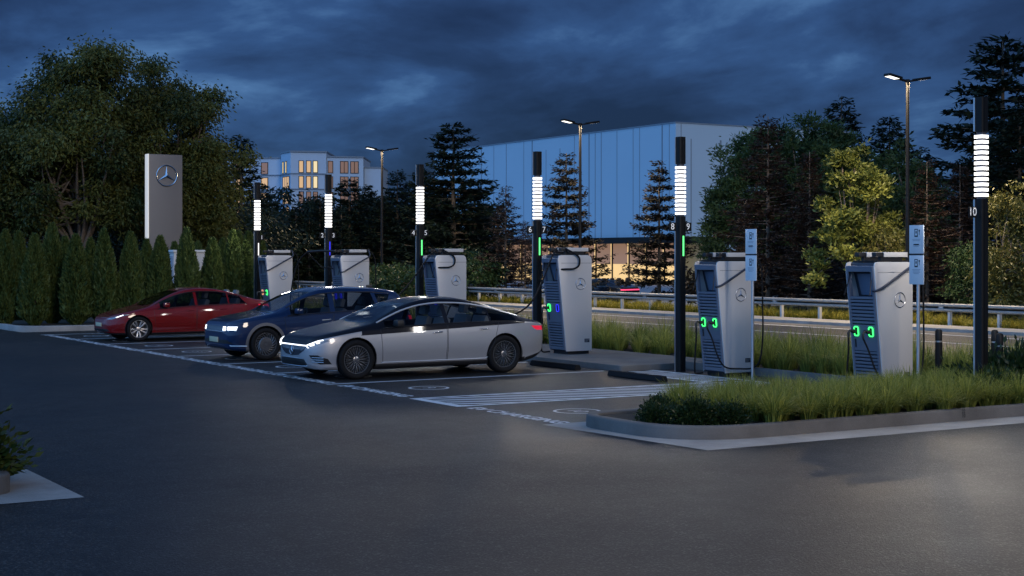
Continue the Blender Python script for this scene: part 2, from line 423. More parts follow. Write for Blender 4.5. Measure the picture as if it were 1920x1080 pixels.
# kerbed islands
def rounded(pts, rad, n=7):
    """2-D outline with rounded corners; rad per corner"""
    out = []; m = len(pts)
    for i in range(m):
        p = Vector(pts[i]); a = (Vector(pts[i - 1]) - p); b = (Vector(pts[(i + 1) % m]) - p); r = rad[i] if isinstance(rad, (list, tuple)) else rad
        if r <= 0: out.append(tuple(p)); continue
        A, B = p + a.normalized() * r, p + b.normalized() * r
        for k in range(n + 1):
            t = k / n; out.append(tuple(A * (1 - t) ** 2 + p * 2 * t * (1 - t) + B * t * t))
    return out
def kerb_ring(bm, outline, w, h, z0=-.05, bev=.025):
    """a kerb of width w running round the inside of a closed outline (counter-clockwise)"""
    n = len(outline); P = [Vector(p) for p in outline]; rings = []
    area = sum(P[i].x * P[(i + 1) % n].y - P[(i + 1) % n].x * P[i].y for i in range(n)); sg = 1 if area > 0 else -1
    prof = ((0, z0), (0, h - bev), (bev * .35, h - bev * .3), (bev, h), (w - bev, h), (w, h - bev * .6), (w, z0))
    for i in range(n):
        t = (P[(i + 1) % n] - P[i - 1]).normalized(); nn = Vector((-t.y, t.x)) * sg
        rings.append([bm.verts.new((P[i].x + nn.x * o, P[i].y + nn.y * o, z)) for o, z in prof])
    for i in range(n):
        for k in range(len(prof) - 1):
            bm.faces.new((rings[i][k], rings[(i + 1) % n][k], rings[(i + 1) % n][k + 1], rings[i][k + 1]))
    bmesh.ops.recalc_face_normals(bm, faces=bm.faces[:])

# near planter island (right), its gutter
PL = rounded([(11.42, 14.62), (22.0, 14.62), (22.0, 17.12), (11.42, 17.12)], [1.25, 1.0, 1.0, .7])
bm = bmesh.new(); kerb_ring(bm, PL, .16, .17)
structure(obj('planter_kerb', bm, M_CONC, None, 40))
def inset(outline, w):
    n = len(outline); P = [Vector(p) for p in outline]; out = []
    area = sum(P[i].x * P[(i + 1) % n].y - P[(i + 1) % n].x * P[i].y for i in range(n)); sg = 1 if area > 0 else -1
    for i in range(n):
        t = (P[(i + 1) % n] - P[i - 1]).normalized(); out.append((P[i].x - t.y * sg * w, P[i].y + t.x * sg * w))
    return out
structure(sheet('planter_soil', inset(PL, .14), .13, M_SOIL))
structure(sheet('planter_gutter', [(11.1, 17.3), (11.3, 13.98), (22.6, 14.03), (22.6, 17.25)], .004, M_CONC2))
# stencilled figures on the kerb face
bm = bmesh.new()
for t_, dz in (('22', .135), ('10', .075)):
    add_text(bm, t_, .075, Matrix.Translation((16.35, 14.615, dz)) @ Euler((PI / 2, 0, 0)).to_matrix().to_4x4())
structure(obj('kerb_stencil', bm, M_DARK, None, None))
# left island by the camera
LI = rounded([(-6, 14.9), (3.55, 14.9), (3.55, 24), (-6, 24)], [0, .35, .35, 0])
bm = bmesh.new(); kerb_ring(bm, LI, .16, .19); structure(obj('island_kerb', bm, M_CONC, None, 40))
structure(sheet('island_soil', inset(LI, .14), .13, M_SOIL))
structure(sheet('island_gutter', [(-6.5, 14.38), (4.05, 14.38), (4.05, 24.5), (-6.5, 24.5)], .004, M_CONC2))
# charger island
CI = rounded([(17.55, 24.45), (20.3, 24.45), (20.3, 46.3), (17.55, 46.3)], [.08, .05, .05, .05], 3)
bm = bmesh.new(); prism(bm, CI, -.05, .12, .02)
structure(obj('charger_island', bm, M_CONC, None, 40))
bm = bmesh.new(); prism(bm, [(19.12, 17.3), (19.30, 17.3), (19.30, 24.40), (19.12, 24.40)], -.05, .15, .02)
structure(obj('bed_kerb', bm, M_CONC, None, 40))
structure(sheet('bed_soil', [(19.3, -40), (22.85, -40), (22.85, 24.45), (19.3, 24.45)], .02, M_SOIL))
structure(sheet('strip_soil', [(20.3, 24.45), (22.85, 24.45), (22.85, 110), (20.3, 110)], .024, M_SOIL))
bm = bmesh.new(); prism(bm, [(22.72, -60), (22.88, -60), (22.88, 200), (22.72, 200)], -.05, .1, .02)
structure(obj('verge_kerb', bm, M_CONC, None, 40))
# hedge island at the far end
HI = rounded([(11.15, 46.5), (20.3, 46.5), (20.3, 70), (11.15, 70)], [1.3, .2, .2, .2])
bm = bmesh.new(); kerb_ring(bm, HI, .18, .17); structure(obj('hedge_kerb', bm, M_CONC2, None, 40))
structure(sheet('hedge_soil', inset(HI, .16), .12, M_SOIL))

# ------------------------------------------------------------------ cars
def pchip(pts):
    x = np.array([p[0] for p in pts], float); y = np.array([p[1] for p in pts], float)
    h = np.diff(x); d = np.diff(y) / h; m = np.zeros(len(x))
    for i in range(1, len(x) - 1):
        if d[i - 1] * d[i] > 0:
            w1, w2 = 2 * h[i] + h[i - 1], h[i] + 2 * h[i - 1]; m[i] = (w1 + w2) / (w1 / d[i - 1] + w2 / d[i])
    m[0], m[-1] = d[0], d[-1]
    def f(q):
        q = min(max(q, x[0]), x[-1]); i = min(max(int(np.searchsorted(x, q)) - 1, 0), len(h) - 1)
        t = (q - x[i]) / h[i]
        return float((2 * t ** 3 - 3 * t * t + 1) * y[i] + (t ** 3 - 2 * t * t + t) * h[i] * m[i] + (-2 * t ** 3 + 3 * t * t) * y[i + 1] + (t ** 3 - t * t) * h[i] * m[i + 1])
    return f

def in_poly(p, poly):
    c = False; j = len(poly) - 1
    for i in range(len(poly)):
        a, b = poly[i], poly[j]
        if (a[1] > p[1]) != (b[1] > p[1]) and p[0] < (b[0] - a[0]) * (p[1] - a[1]) / (b[1] - a[1]) + a[0]: c = not c
        j = i
    return c

class Shell:
    SUB = 5
    def __init__(s, top, belt, bot, wid, rail, railf=.80, ground=.96):
        s.top, s.belt, s.bot, s.wid, s.rail = map(pchip, (top, belt, bot, wid, rail)); s.L = top[-1][0]; s.railf = railf; s.gr = ground
    def ctrl(s, x):
        zt, zs, zb, w, r = s.top(x), s.belt(x), s.bot(x), s.wid(x), s.rail(x)
        zs = min(zs, zt - .01); h = zt - zs; H = zs - zb
        return [(0, zb), (.80 * w, zb), (.945 * w, zb + min(.04, .1 * H)), (.968 * w, zb + .2 * H), (w, zb + .47 * H), (.990 * w, zb + .78 * H), (s.gr * w, zs),
                (r * w, zs + s.railf * h), (.72 * r * w, zs + .95 * h), (0, zt)]
    def pt(s, x, q, c=None):
        c = c or s.ctrl(x); i = min(int(q), 8); t = q - i
        P = [c[max(i - 1, 0)], c[i], c[i + 1], c[min(i + 2, 9)]]
        if i == 0: P[0] = (-P[2][0], P[2][1])
        if i == 8: P[3] = (-P[1][0], P[1][1])
        if i == 6: P[0] = (2 * P[1][0] - P[2][0], 2 * P[1][1] - P[2][1])          # crease at the shoulder
        if i == 5: P[3] = (2 * P[2][0] - P[1][0], 2 * P[2][1] - P[1][1])
        return tuple(.5 * (2 * P[1][k] + (P[2][k] - P[0][k]) * t + (2 * P[0][k] - 5 * P[1][k] + 4 * P[2][k] - P[3][k]) * t * t + (3 * P[1][k] - P[0][k] - 3 * P[2][k] + P[3][k]) * t ** 3) for k in (0, 1))
    def build(s):
        L = s.L
        xs = sorted(set([0, .008, .022, .045, .075, .11, .15, .2, .26, .33] + [round(.4 + .055 * k, 4) for k in range(int((L - .8) / .055) + 1)] + [L - a for a in (.33, .26, .2, .15, .11, .075, .045, .022, .008, 0)]))
        n = 9 * s.SUB; bm = bmesh.new(); rings = []
        for x in xs:
            c = s.ctrl(x); half = [s.pt(x, k / s.SUB, c) for k in range(n + 1)]
            rings.append([bm.verts.new((x, -p[0], p[1])) for p in half] + [bm.verts.new((x, p[0], p[1])) for p in half[-2:0:-1]])
        m = len(rings[0])
        for i in range(len(xs) - 1):
            for k in range(m):
                bm.faces.new((rings[i][k], rings[i][(k + 1) % m], rings[i + 1][(k + 1) % m], rings[i + 1][k]))
        bm.faces.new(rings[0][::-1]); bm.faces.new(rings[-1])
        bmesh.ops.recalc_face_normals(bm, faces=bm.faces[:])
        return bm
    def side(s, x, z, lo=1.5, hi=7.2):
        """half width of the flank at height z"""
        c = s.ctrl(x); best = None
        prev = s.pt(x, lo, c)
        for k in range(1, 80):
            p = s.pt(x, lo + (hi - lo) * k / 79, c)
            if (prev[1] - z) * (p[1] - z) <= 0 and p[1] != prev[1]:
                t = (z - prev[1]) / (p[1] - prev[1]); return prev[0] + (p[0] - prev[0]) * t
            prev = p
        return prev[0]
    def gz(s, x, f): return s.pt(x, 6 + f)[1]

def cut(bm, poly, ax, cond):
    i, j = ax; n = len(poly)
    for k in range(n):
        a, b = poly[k], poly[(k + 1) % n]
        lo = (min(a[0], b[0]) - 1e-4, min(a[1], b[1]) - 1e-4); hi = (max(a[0], b[0]) + 1e-4, max(a[1], b[1]) + 1e-4)
        geom = set()
        for f in bm.faces:
            vi = [v.co[i] for v in f.verts]; vj = [v.co[j] for v in f.verts]
            if max(vi) < lo[0] or min(vi) > hi[0] or max(vj) < lo[1] or min(vj) > hi[1] or not cond(f): continue
            geom.add(f); geom.update(f.edges); geom.update(f.verts)
        if not geom: continue
        co = Vector((0, 0, 0)); co[i], co[j] = a; no = Vector((0, 0, 0)); no[i], no[j] = -(b[1] - a[1]), b[0] - a[0]
        bmesh.ops.bisect_plane(bm, geom=list(geom), plane_co=co, plane_no=no, dist=1e-5)

def extract(bm, faces, name, mats, paint, parent, thick=0):
    """faces of a shell as an object of their own that keeps the shell's normals"""
    idx, V, Nn, F, mi = {}, [], [], [], []
    for f in faces:
        q = []
        for v in f.verts:
            if v not in idx: idx[v] = len(V); V.append(v.co.copy()); Nn.append(v.normal.copy())
            q.append(idx[v])
        F.append(q); mi.append(mats.index(paint(f)) if paint else 0)
    me = bpy.data.meshes.new(name); me.from_pydata(V, [], F)
    for m in mats: me.materials.append(m)
    for p, k in zip(me.polygons, mi): p.material_index = k; p.use_smooth = True
    me.update(); me.normals_split_custom_set_from_vertices(Nn)
    o = bpy.data.objects.new(name, me); COL.objects.link(o); o.parent = parent
    return o

M_TYRE = M_RUBBER; M_SATIN = mat('satin_trim', (.75, .76, .78), .35, .6, var=.03)
def wheel(parent, x, y, r, rr, style, side, m_rim, m_disc, b=.118):
    """one wheel: tyre and rim under it; side -1 faces -Y"""
    w = bpy.data.objects.new('wheel', None); COL.objects.link(w); w.parent = parent; w.location = (x, y, r); w.empty_display_size = .2
    if side > 0: w.rotation_euler = (0, 0, PI)
    bm = bmesh.new()
    lathe(bm, [(rr - .005, -b * .78), (rr + .018, -b * .98), (rr + (r - rr) * .55, -b * 1.06), (r - .022, -b * .96), (r - .006, -b * .78), (r, -b * .4), (r, b * .4), (r - .006, b * .78), (r - .022, b * .96), (rr + .02, b), (rr, b * .78)], 40)
    for k in range(3):
        rr2 = r + .0004
        lathe(bm, [(rr2, -b * .5 + k * .05), (rr2 - .006, -b * .5 + k * .05 + .008), (rr2, -b * .5 + k * .05 + .016)], 40)
    bmesh.ops.recalc_face_normals(bm, faces=bm.faces[:])
    obj('tyre', bm, M_TYRE, w, 50)
    bm = bmesh.new(); yf = -b * .80
    lathe(bm, [(rr + .002, yf + .012), (rr, yf - .004), (rr - .012, yf - .004), (rr - .022, yf + .02), (rr - .03, b * .6)], 40)
    def spoke(a0, a1, w0, w1, r0, r1, y0, y1, t=.02):
        """blade from radius r0 at angle a0 to r1 at a1"""
        pts = []
        for (rad, ang, wd, yy) in ((r0, a0, w0, y0), ((r0 + r1) / 2, (a0 + a1) / 2, (w0 + w1) / 2, (y0 + y1) / 2 - .006), (r1, a1, w1, y1)):
            ux, uz = math.cos(ang), math.sin(ang); nx, nz = -uz, ux
            pts.append([(rad * ux + nx * wd * s, yy + dy, rad * uz + nz * wd * s) for s, dy in ((-1, .006), (-.55, 0), (.55, 0), (1, .006), (1, t), (-1, t))])
        rg = [[bm.verts.new(p) for p in q] for q in pts]
        for i in range(2):
            for k in range(6): bm.faces.new((rg[i][k], rg[i][(k + 1) % 6], rg[i + 1][(k + 1) % 6], rg[i + 1][k]))
        bm.faces.new(rg[0]); bm.faces.new(rg[-1][::-1])
    if style == 'multi':
        for k in range(16):
            a = k * 2 * PI / 16
            spoke(a, a - .09, .010, .007, .055, rr - .012, yf + .018, yf + .004)
            spoke(a + .02, a + .13, .008, .006, .09, rr - .012, yf + .022, yf + .004)
        lathe(bm, [(.0, yf + .008), (.04, yf + .008), (.062, yf + .016), (.066, yf + .05)], 24)
    elif style == 'aero':
        for k in range(20):
            a = k * 2 * PI / 20; spoke(a, a + .38, .018, .012, rr * .58, rr - .01, yf + .012, yf + .004)
        lathe(bm, [(.0, yf + .004), (rr * .2, yf + .002), (rr * .56, yf + .006), (rr * .62, yf + .02), (rr * .62, yf + .05)], 28)
    else:
        for k in range(10):
            a = k * 2 * PI / 10 + (.05 if k % 2 else -.05); spoke(a, a + (.05 if k % 2 else -.05), .013, .028, .05, rr - .012, yf + .03, yf + .006)
        lathe(bm, [(.0, yf + .02), (.035, yf + .02), (.06, yf + .028), (.066, yf + .06)], 24)
    bmesh.ops.recalc_face_normals(bm, faces=bm.faces[:])
    obj('rim', bm, m_rim, w, 35)
    bm = bmesh.new(); lathe(bm, [(0, yf + .075), (rr * .72, yf + .075), (rr * .72, yf + .10), (rr * .2, yf + .12), (rr - .02, yf + .14)], 32)
    bmesh.ops.recalc_face_normals(bm, faces=bm.faces[:])
    obj('brake_disc', bm, m_disc, w, 35)
    if style == 'aero':
        bm = bmesh.new(); box(bm, -.018, .018, yf - .002, yf + .004, -.005, .005); obj('hub_badge', bm, M_CHROME, w, None)
    return w

def seat(parent, x, y, z, m, w=.25):
    bm = bmesh.new()
    box(bm, x - .05, x + .46, y - w, y + w, z, z + .17, .05)
    M = Matrix.Translation((x + .44, y, z + .1)) @ Euler((0, R(-70), 0)).to_matrix().to_4x4()
    box(bm, 0, .58, -w * .95, w * .95, -.06, .08, .05, Matrix.Translation((x + .46, y, z + .12)) @ Euler((0, R(-72), 0)).to_matrix().to_4x4())
    box(bm, .60, .80, -.13, .13, -.03, .08, .04, Matrix.Translation((x + .46, y, z + .12)) @ Euler((0, R(-75), 0)).to_matrix().to_4x4())
    return obj('seat', bm, m, parent, 40)

def side_tube(sh, pts, r, off=.003, sgn=-1):
    """tube that runs over the flank through (x, z) points"""
    bm = bmesh.new(); P = [(x, sgn * (sh.side(x, z) + off), z) for x, z in pts]
    tube(bm, P, r, 6); return bm

def densify(pts, closed=False, step=.06):
    out = []; n = len(pts)
    for i in range(n if closed else n - 1):
        a, b = pts[i], pts[(i + 1) % n]; k = max(1, int(math.hypot(b[0] - a[0], b[1] - a[1]) / step))
        out += [(a[0] + (b[0] - a[0]) * t / k, a[1] + (b[1] - a[1]) * t / k) for t in range(k)]
    if closed: out.append(pts[0])
    else: out.append(pts[-1])
    return out

def circle_poly(cx, cz, r, n=36): return [(cx + r * math.cos(2 * PI * k / n), cz + r * math.sin(2 * PI * k / n)) for k in range(n)]

def make_car(name, label, cat, loc, sh, P, rz=0):
    root = thing(name, label, cat, loc, rz)
    bm = sh.build(); W = max(sh.wid(x) for x in np.linspace(.5, sh.L - .5, 20))
    flank = lambda f: abs(f.calc_center_median().y) > .42 * W and abs(f.normal.y) > .12
    front = lambda f: f.calc_center_median().x < .95 and f.normal.x < -.10
    rear = lambda f: f.calc_center_median().x > sh.L - .9 and f.normal.x > .08
    upper = lambda f: f.normal.z > .12 and f.calc_center_median().z > sh.belt(f.calc_center_median().x) + .02
    CON = {'flank': (flank, (0, 2)), 'front': (front, (1, 2)), 'rear': (rear, (1, 2)), 'upper': (upper, (0, 1))}
    regs = []
    for kind, nm, poly in P['regions']:
        c, ax = CON[kind]; cut(bm, poly, ax, c); regs.append((kind, nm, poly))
    for xw in P['axles']:
        for rad, nm in ([(P['clad'], 'wheel_arch')] if P.get('clad') else []) + [(P['arch'], None)]:
            poly = circle_poly(xw, P['wr'] + .01, rad); cut(bm, poly, (0, 2), flank); regs.append(('flank', nm, poly))
    bmesh.ops.recalc_face_normals(bm, faces=bm.faces[:])
    bm.normal_update()
    groups = {}
    for f in bm.faces:
        c = f.calc_center_median(); key = ('body', 0)
        for kind, nm, poly in regs:
            cond, ax = CON[kind]
            if in_poly((c[ax[0]], c[ax[1]]), poly) and cond(f):
                key = (nm, (0 if kind in ('upper',) else (1 if c.y > 0 else -1)) if kind != 'front' and kind != 'rear' else (1 if c.y > .0 else -1) if nm in P['paired'] else 0, poly[0] if kind == 'flank' and nm not in ('wheel_arch',) else (poly[0] if nm == 'wheel_arch' else 0))
        if key[0] is None: continue
        groups.setdefault(key, []).append(f)
    first = {}
    paint = P['paint']
    for key, fs in sorted(groups.items(), key=lambda kv: str(kv[0])):
        nm = key[0]
        ms = P['mats'].get(nm)
        if ms is None or nm == 'door' or nm == 'body':
            used = []
            for f in fs:
                m = paint(f)
                if m not in used: used.append(m)
            o = extract(bm, fs, nm, used, paint, root)
        else:
            o = extract(bm, fs, nm, [ms], None, root)
        first.setdefault(nm, o)
    bm.free()
    # wells, wheels
    for xw in P['axles']:
        wy = sh.wid(xw)
        for sg in (-1, 1):
            rg = []; bmw = bmesh.new()
            for yy, rad in ((wy * .985, P['arch'] + .004), (wy - .40, P['arch'] + .02), (wy - .41, .02)):
                rg.append([bmw.verts.new((xw + rad * math.cos(a), sg * yy, P['wr'] + .01 + rad * math.sin(a))) for a in np.linspace(-.35, PI + .35, 26)])
            for i in range(2):
                for k in range(25): bmw.faces.new((rg[i][k], rg[i][k + 1], rg[i + 1][k + 1], rg[i + 1][k]))
            obj('wheel_well', bmw, M_DARK, root, 40)
    for xw in P['axles']:
        for sg in (-1, 1):
            wheel(root, xw, sg * (sh.wid(xw) - .125), P['wr'], P['rr'], P['style'], sg, P['m_rim'], P['m_disc'])
    # cabin
    x0, x1 = P['cabin']; bmi = bmesh.new()
    fl = .30; wi = W - .13; bz = sh.belt((x0 + x1) / 2) - .03
    for a in ((x0 - .25, x1 + .1, -wi, wi, fl - .02, fl), (x0 - .25, x1, -wi - .02, -wi, fl, bz - .04), (x0 - .25, x1, wi, wi + .02, fl, bz - .04),
              (x1 + .02, x1 + .06, -wi, wi, fl, bz - .06), (x0 - .30, x0 - .26, -wi, wi, fl, bz - .06)):
        box(bmi, *a)
    obj('cabin_floor', bmi, M_DARK, root, None)
    bmi = bmesh.new(); box(bmi, x1 - .1, sh.L - .32, -W * .72, W * .72, bz - .10, bz - .07); obj('parcel_shelf', bmi, M_DARK, root, None)
    bmi = bmesh.new(); box(bmi, x0 - .05, x0 + .35, -wi + .02, wi - .02, bz - .28, bz - .02, .07); obj('dashboard', bmi, M_DARK, root, 40)
    bmi = bmesh.new()
    c = Vector((x0 + .52, -.37, bz - .03)); M = Matrix.Translation(c) @ Euler((0, R(-62), 0)).to_matrix().to_4x4()
    pts = [M @ Vector((.175 * math.cos(a), .175 * math.sin(a), 0)) for a in np.linspace(0, 2 * PI, 25)]
    tube(bmi, pts, .015, 6, False); tube(bmi, [c, c + Vector((-.25, 0, -.1))], .03, 6); tube(bmi, [pts[0], pts[12]], .015, 6); obj('steering_wheel', bmi, M_DARK, root, 40)
    for yy in (-.37, .37):
        seat(root, x0 + .85, yy, fl + .12, P['m_seat']); seat(root, x0 + 1.75, yy, fl + .14, P['m_seat'], .27)
    # mirrors
    for sg in (-1, 1):
        bmi = bmesh.new(); mx, mz = P['mirror']; my = sg * (sh.side(mx, mz - .08) + .11)
        box(bmi, mx - .07, mx + .08, my - .105, my + .105, mz - .06, mz + .07, .045)
        box(bmi, mx - .02, mx + .04, my - sg * .16 - .06, my - sg * .16 + .06, mz - .055, mz - .02, .01)
        obj('mirror', bmi, P.get('m_mirror', M_DARK), root, 50)
    # seams round the doors and window trim
    for sg in (-1, 1):
        for kind, nm, poly in P['regions']:
            if nm == 'door' and sg == -1 or nm == 'door':
                b = side_tube(sh, densify(poly, True), .0045, 0, sg); obj('door_seam', b, M_DARK, root, None)
    for nm, m, rad, pts in P['trims']:
        for sg in (-1, 1): obj(nm, side_tube(sh, densify(pts, step=.1), rad, .004, sg), m, root, 40)
    for hx, hz, m in P['handles']:
        for sg in (-1, 1):
            bmi = bmesh.new(); y = sh.side(hx, hz); y2 = sh.side(hx + .22, hz + .01)
            tube(bmi, [(hx, sg * (y + .002), hz), (hx + .03, sg * (y + .01), hz), (hx + .19, sg * (y2 + .01), hz + .01), (hx + .22, sg * (y2 + .002), hz + .01)], [.008, .013, .013, .008], 8)
            obj('door_handle', bmi, m, root, 50)
    return root, sh

M_GLASS = glass_mat('car_glass', (.42, .46, .50)); M_GLASSD = glass_mat('dark_car_glass', (.14, .15, .17)); M_GLASSC = glass_mat('windscreen_glass', (.55, .60, .64))
M_HEAD = mat('headlight_cluster', (.25, .27, .30), .15, .6, var=.3, vscale=30)
M_HEADON = mat('lit_headlight', (.9, .9, .9), .2, var=0, emit=(.95, .97, 1), es=1.9)
M_TAIL = mat('tail_lamp', (.5, .01, .02), .2, var=.1, vscale=30, emit=(1, .02, .06), es=.55, coat=1)
M_GRILLE = mat('gloss_black_grille', (.012, .015, .03), .12, .2, var=.3, vscale=40, coat=1)
M_INTAKE = mat('intake', (.006, .006, .007), .6, var=.2, vscale=30)
M_PLATE = mat('number_plate', (.55, .50, .32), .5, var=.05)
def paintwork(name, col, metal=.55, rough=.28, coat=.8):
    """lacquered outside, dark trim on the inner side of the panel"""
    m = mat(name, col, rough, metal, var=.03, vscale=2, coat=coat, spec=.5 if metal > .2 else .12); nt = m.node_tree; b = nt.nodes['Principled BSDF']
    o = [l.from_socket for l in nt.links if l.to_socket == b.inputs['Base Color']][0]
    ge = nt.nodes.new('ShaderNodeNewGeometry'); mx = nt.nodes.new('ShaderNodeMix'); mx.data_type = 'RGBA'; nt.links.new(ge.outputs['Backfacing'], mx.inputs[0]); nt.links.new(o, mx.inputs[6]); mx.inputs[7].default_value = (.012, .012, .013, 1); nt.links.new(mx.outputs[2], b.inputs['Base Color'])
    return m
def one_sided(m):
    nt = m.node_tree; b = nt.nodes['Principled BSDF']; ge = nt.nodes.new('ShaderNodeNewGeometry'); mr = nt.nodes.new('ShaderNodeMapRange')
    mr.inputs[3].default_value = b.inputs['Emission Strength'].default_value; mr.inputs[4].default_value = 0; nt.links.new(ge.outputs['Backfacing'], mr.inputs[0]); nt.links.new(mr.outputs[0], b.inputs['Emission Strength'])
one_sided(M_TAIL); one_sided(M_HEADON)
M_SILVER = paintwork('silver_paint', (.37, .37, .385), .35, .38); M_OBSID = paintwork('black_blue_paint', (.006, .007, .012), .0, .45, .35)
M_NAVY = paintwork('deep_blue_paint', (.003, .018, .065), .1, .45, 1); M_RED = paintwork('red_paint', (.17, .0025, .004), .1, .45, 1)
M_CLAD = mat('grey_cladding', (.13, .125, .13), .55, var=.08, vscale=8, bump=.05); M_RIMD = mat('dark_rim', (.24, .245, .26), .25, .85, var=.2, vscale=12)
M_RIMS = mat('silver_rim', (.46, .45, .45), .3, .8, var=.1, vscale=12); M_DISC = mat('brake_metal', (.05, .05, .055), .5, .6, var=.2)
M_SEATL = mat('light_leather', (.42, .40, .38), .5, var=.06, vscale=10); M_SEATD = mat('dark_leather', (.03, .03, .035), .5, var=.1, vscale=10)
M_SEATG = mat('grey_fabric', (.16, .16, .17), .7, var=.1, vscale=20)

def winpoly(sh, x0, x1, lo=.07, hi=.90, x1b=None, x0b=None, n=9):
    """side-window outline between two stations, following belt and rail"""
    x0b = x0 if x0b is None else x0b; x1b = x1 if x1b is None else x1b
    up = [(x, sh.gz(x, hi)) for x in np.linspace(x0, x1, n)]; dn = [(x, sh.gz(x, lo)) for x in np.linspace(x1b, x0b, n)]
    return up + dn

def star(bm, r, M, depth=.012):
    """three-pointed star in a ring, in the local XZ plane facing -Y"""
    pts = [(r * math.cos(a), 0, r * math.sin(a)) for a in np.linspace(0, 2 * PI, 41)]
    n0 = len(bm.verts); s0 = set(bm.verts)
    tube(bm, pts, r * .055, 6, False)
    for k in range(3):
        a = PI / 2 + k * 2 * PI / 3; d = Vector((math.cos(a), 0, math.sin(a))); n = Vector((-d.z, 0, d.x))
        tip = bm.verts.new(d * r * .98); l = bm.verts.new(d * r * .10 + n * r * .14); q = bm.verts.new(d * r * .10 - n * r * .14)
        top = bm.verts.new(Vector((0, -depth, 0))); bk = bm.verts.new(Vector((0, .002, 0)))
        for f in ((l, top, tip), (top, q, tip), (l, tip, bk), (q, bk, tip)): bm.faces.new(f)
    nv = [v for v in bm.verts if v not in s0]; bmesh.ops.transform(bm, matrix=M, verts=nv)

# ---- silver fastback
sh = Shell(top=[(0, .58), (.03, .69), (.09, .76), (.3, .84), (.7, .925), (1.12, 1.01), (1.28, 1.045), (1.6, 1.20), (2.0, 1.375), (2.4, 1.478), (2.75, 1.512), (3.2, 1.495), (3.7, 1.405), (4.2, 1.25), (4.65, 1.10), (4.95, 1.02), (5.12, .975), (5.19, .90), (5.216, .80)],
           belt=[(0, .53), (.03, .625), (.09, .70), (.3, .775), (.7, .85), (1.2, .915), (2.0, .955), (3.0, .985), (4.0, 1.005), (4.6, .995), (4.95, .965), (5.12, .92), (5.216, .74)],
           bot=[(0, .33), (.05, .25), (.25, .19), (.8, .17), (4.3, .18), (4.8, .24), (5.05, .34), (5.216, .48)],
           wid=[(0, .40), (.02, .56), (.06, .685), (.13, .775), (.25, .85), (.42, .905), (.65, .938), (.95, .955), (1.6, .955), (2.6, .955), (3.6, .96), (4.2, .962), (4.6, .93), (4.9, .87), (5.08, .78), (5.17, .66), (5.216, .48)],
           rail=[(0, .80), (.5, .86), (1.1, .87), (1.4, .83), (1.9, .735), (2.4, .685), (3.0, .67), (3.7, .685), (4.2, .72), (4.6, .76), (5.216, .8)])
def upline(x): return .815 + (x - 1.0) * .044
def silver_paint(f):
    c = f.calc_center_median()
    if c.x > 4.6: return M_OBSID if c.z > sh.belt(c.x) - .004 else M_SILVER
    if c.x < .99: return M_OBSID if c.z > sh.belt(c.x) - .004 else M_SILVER
    if c.z < (.275 if c.x < 4.2 else .30): return M_DARK
    return M_OBSID if c.z > upline(c.x) else M_SILVER
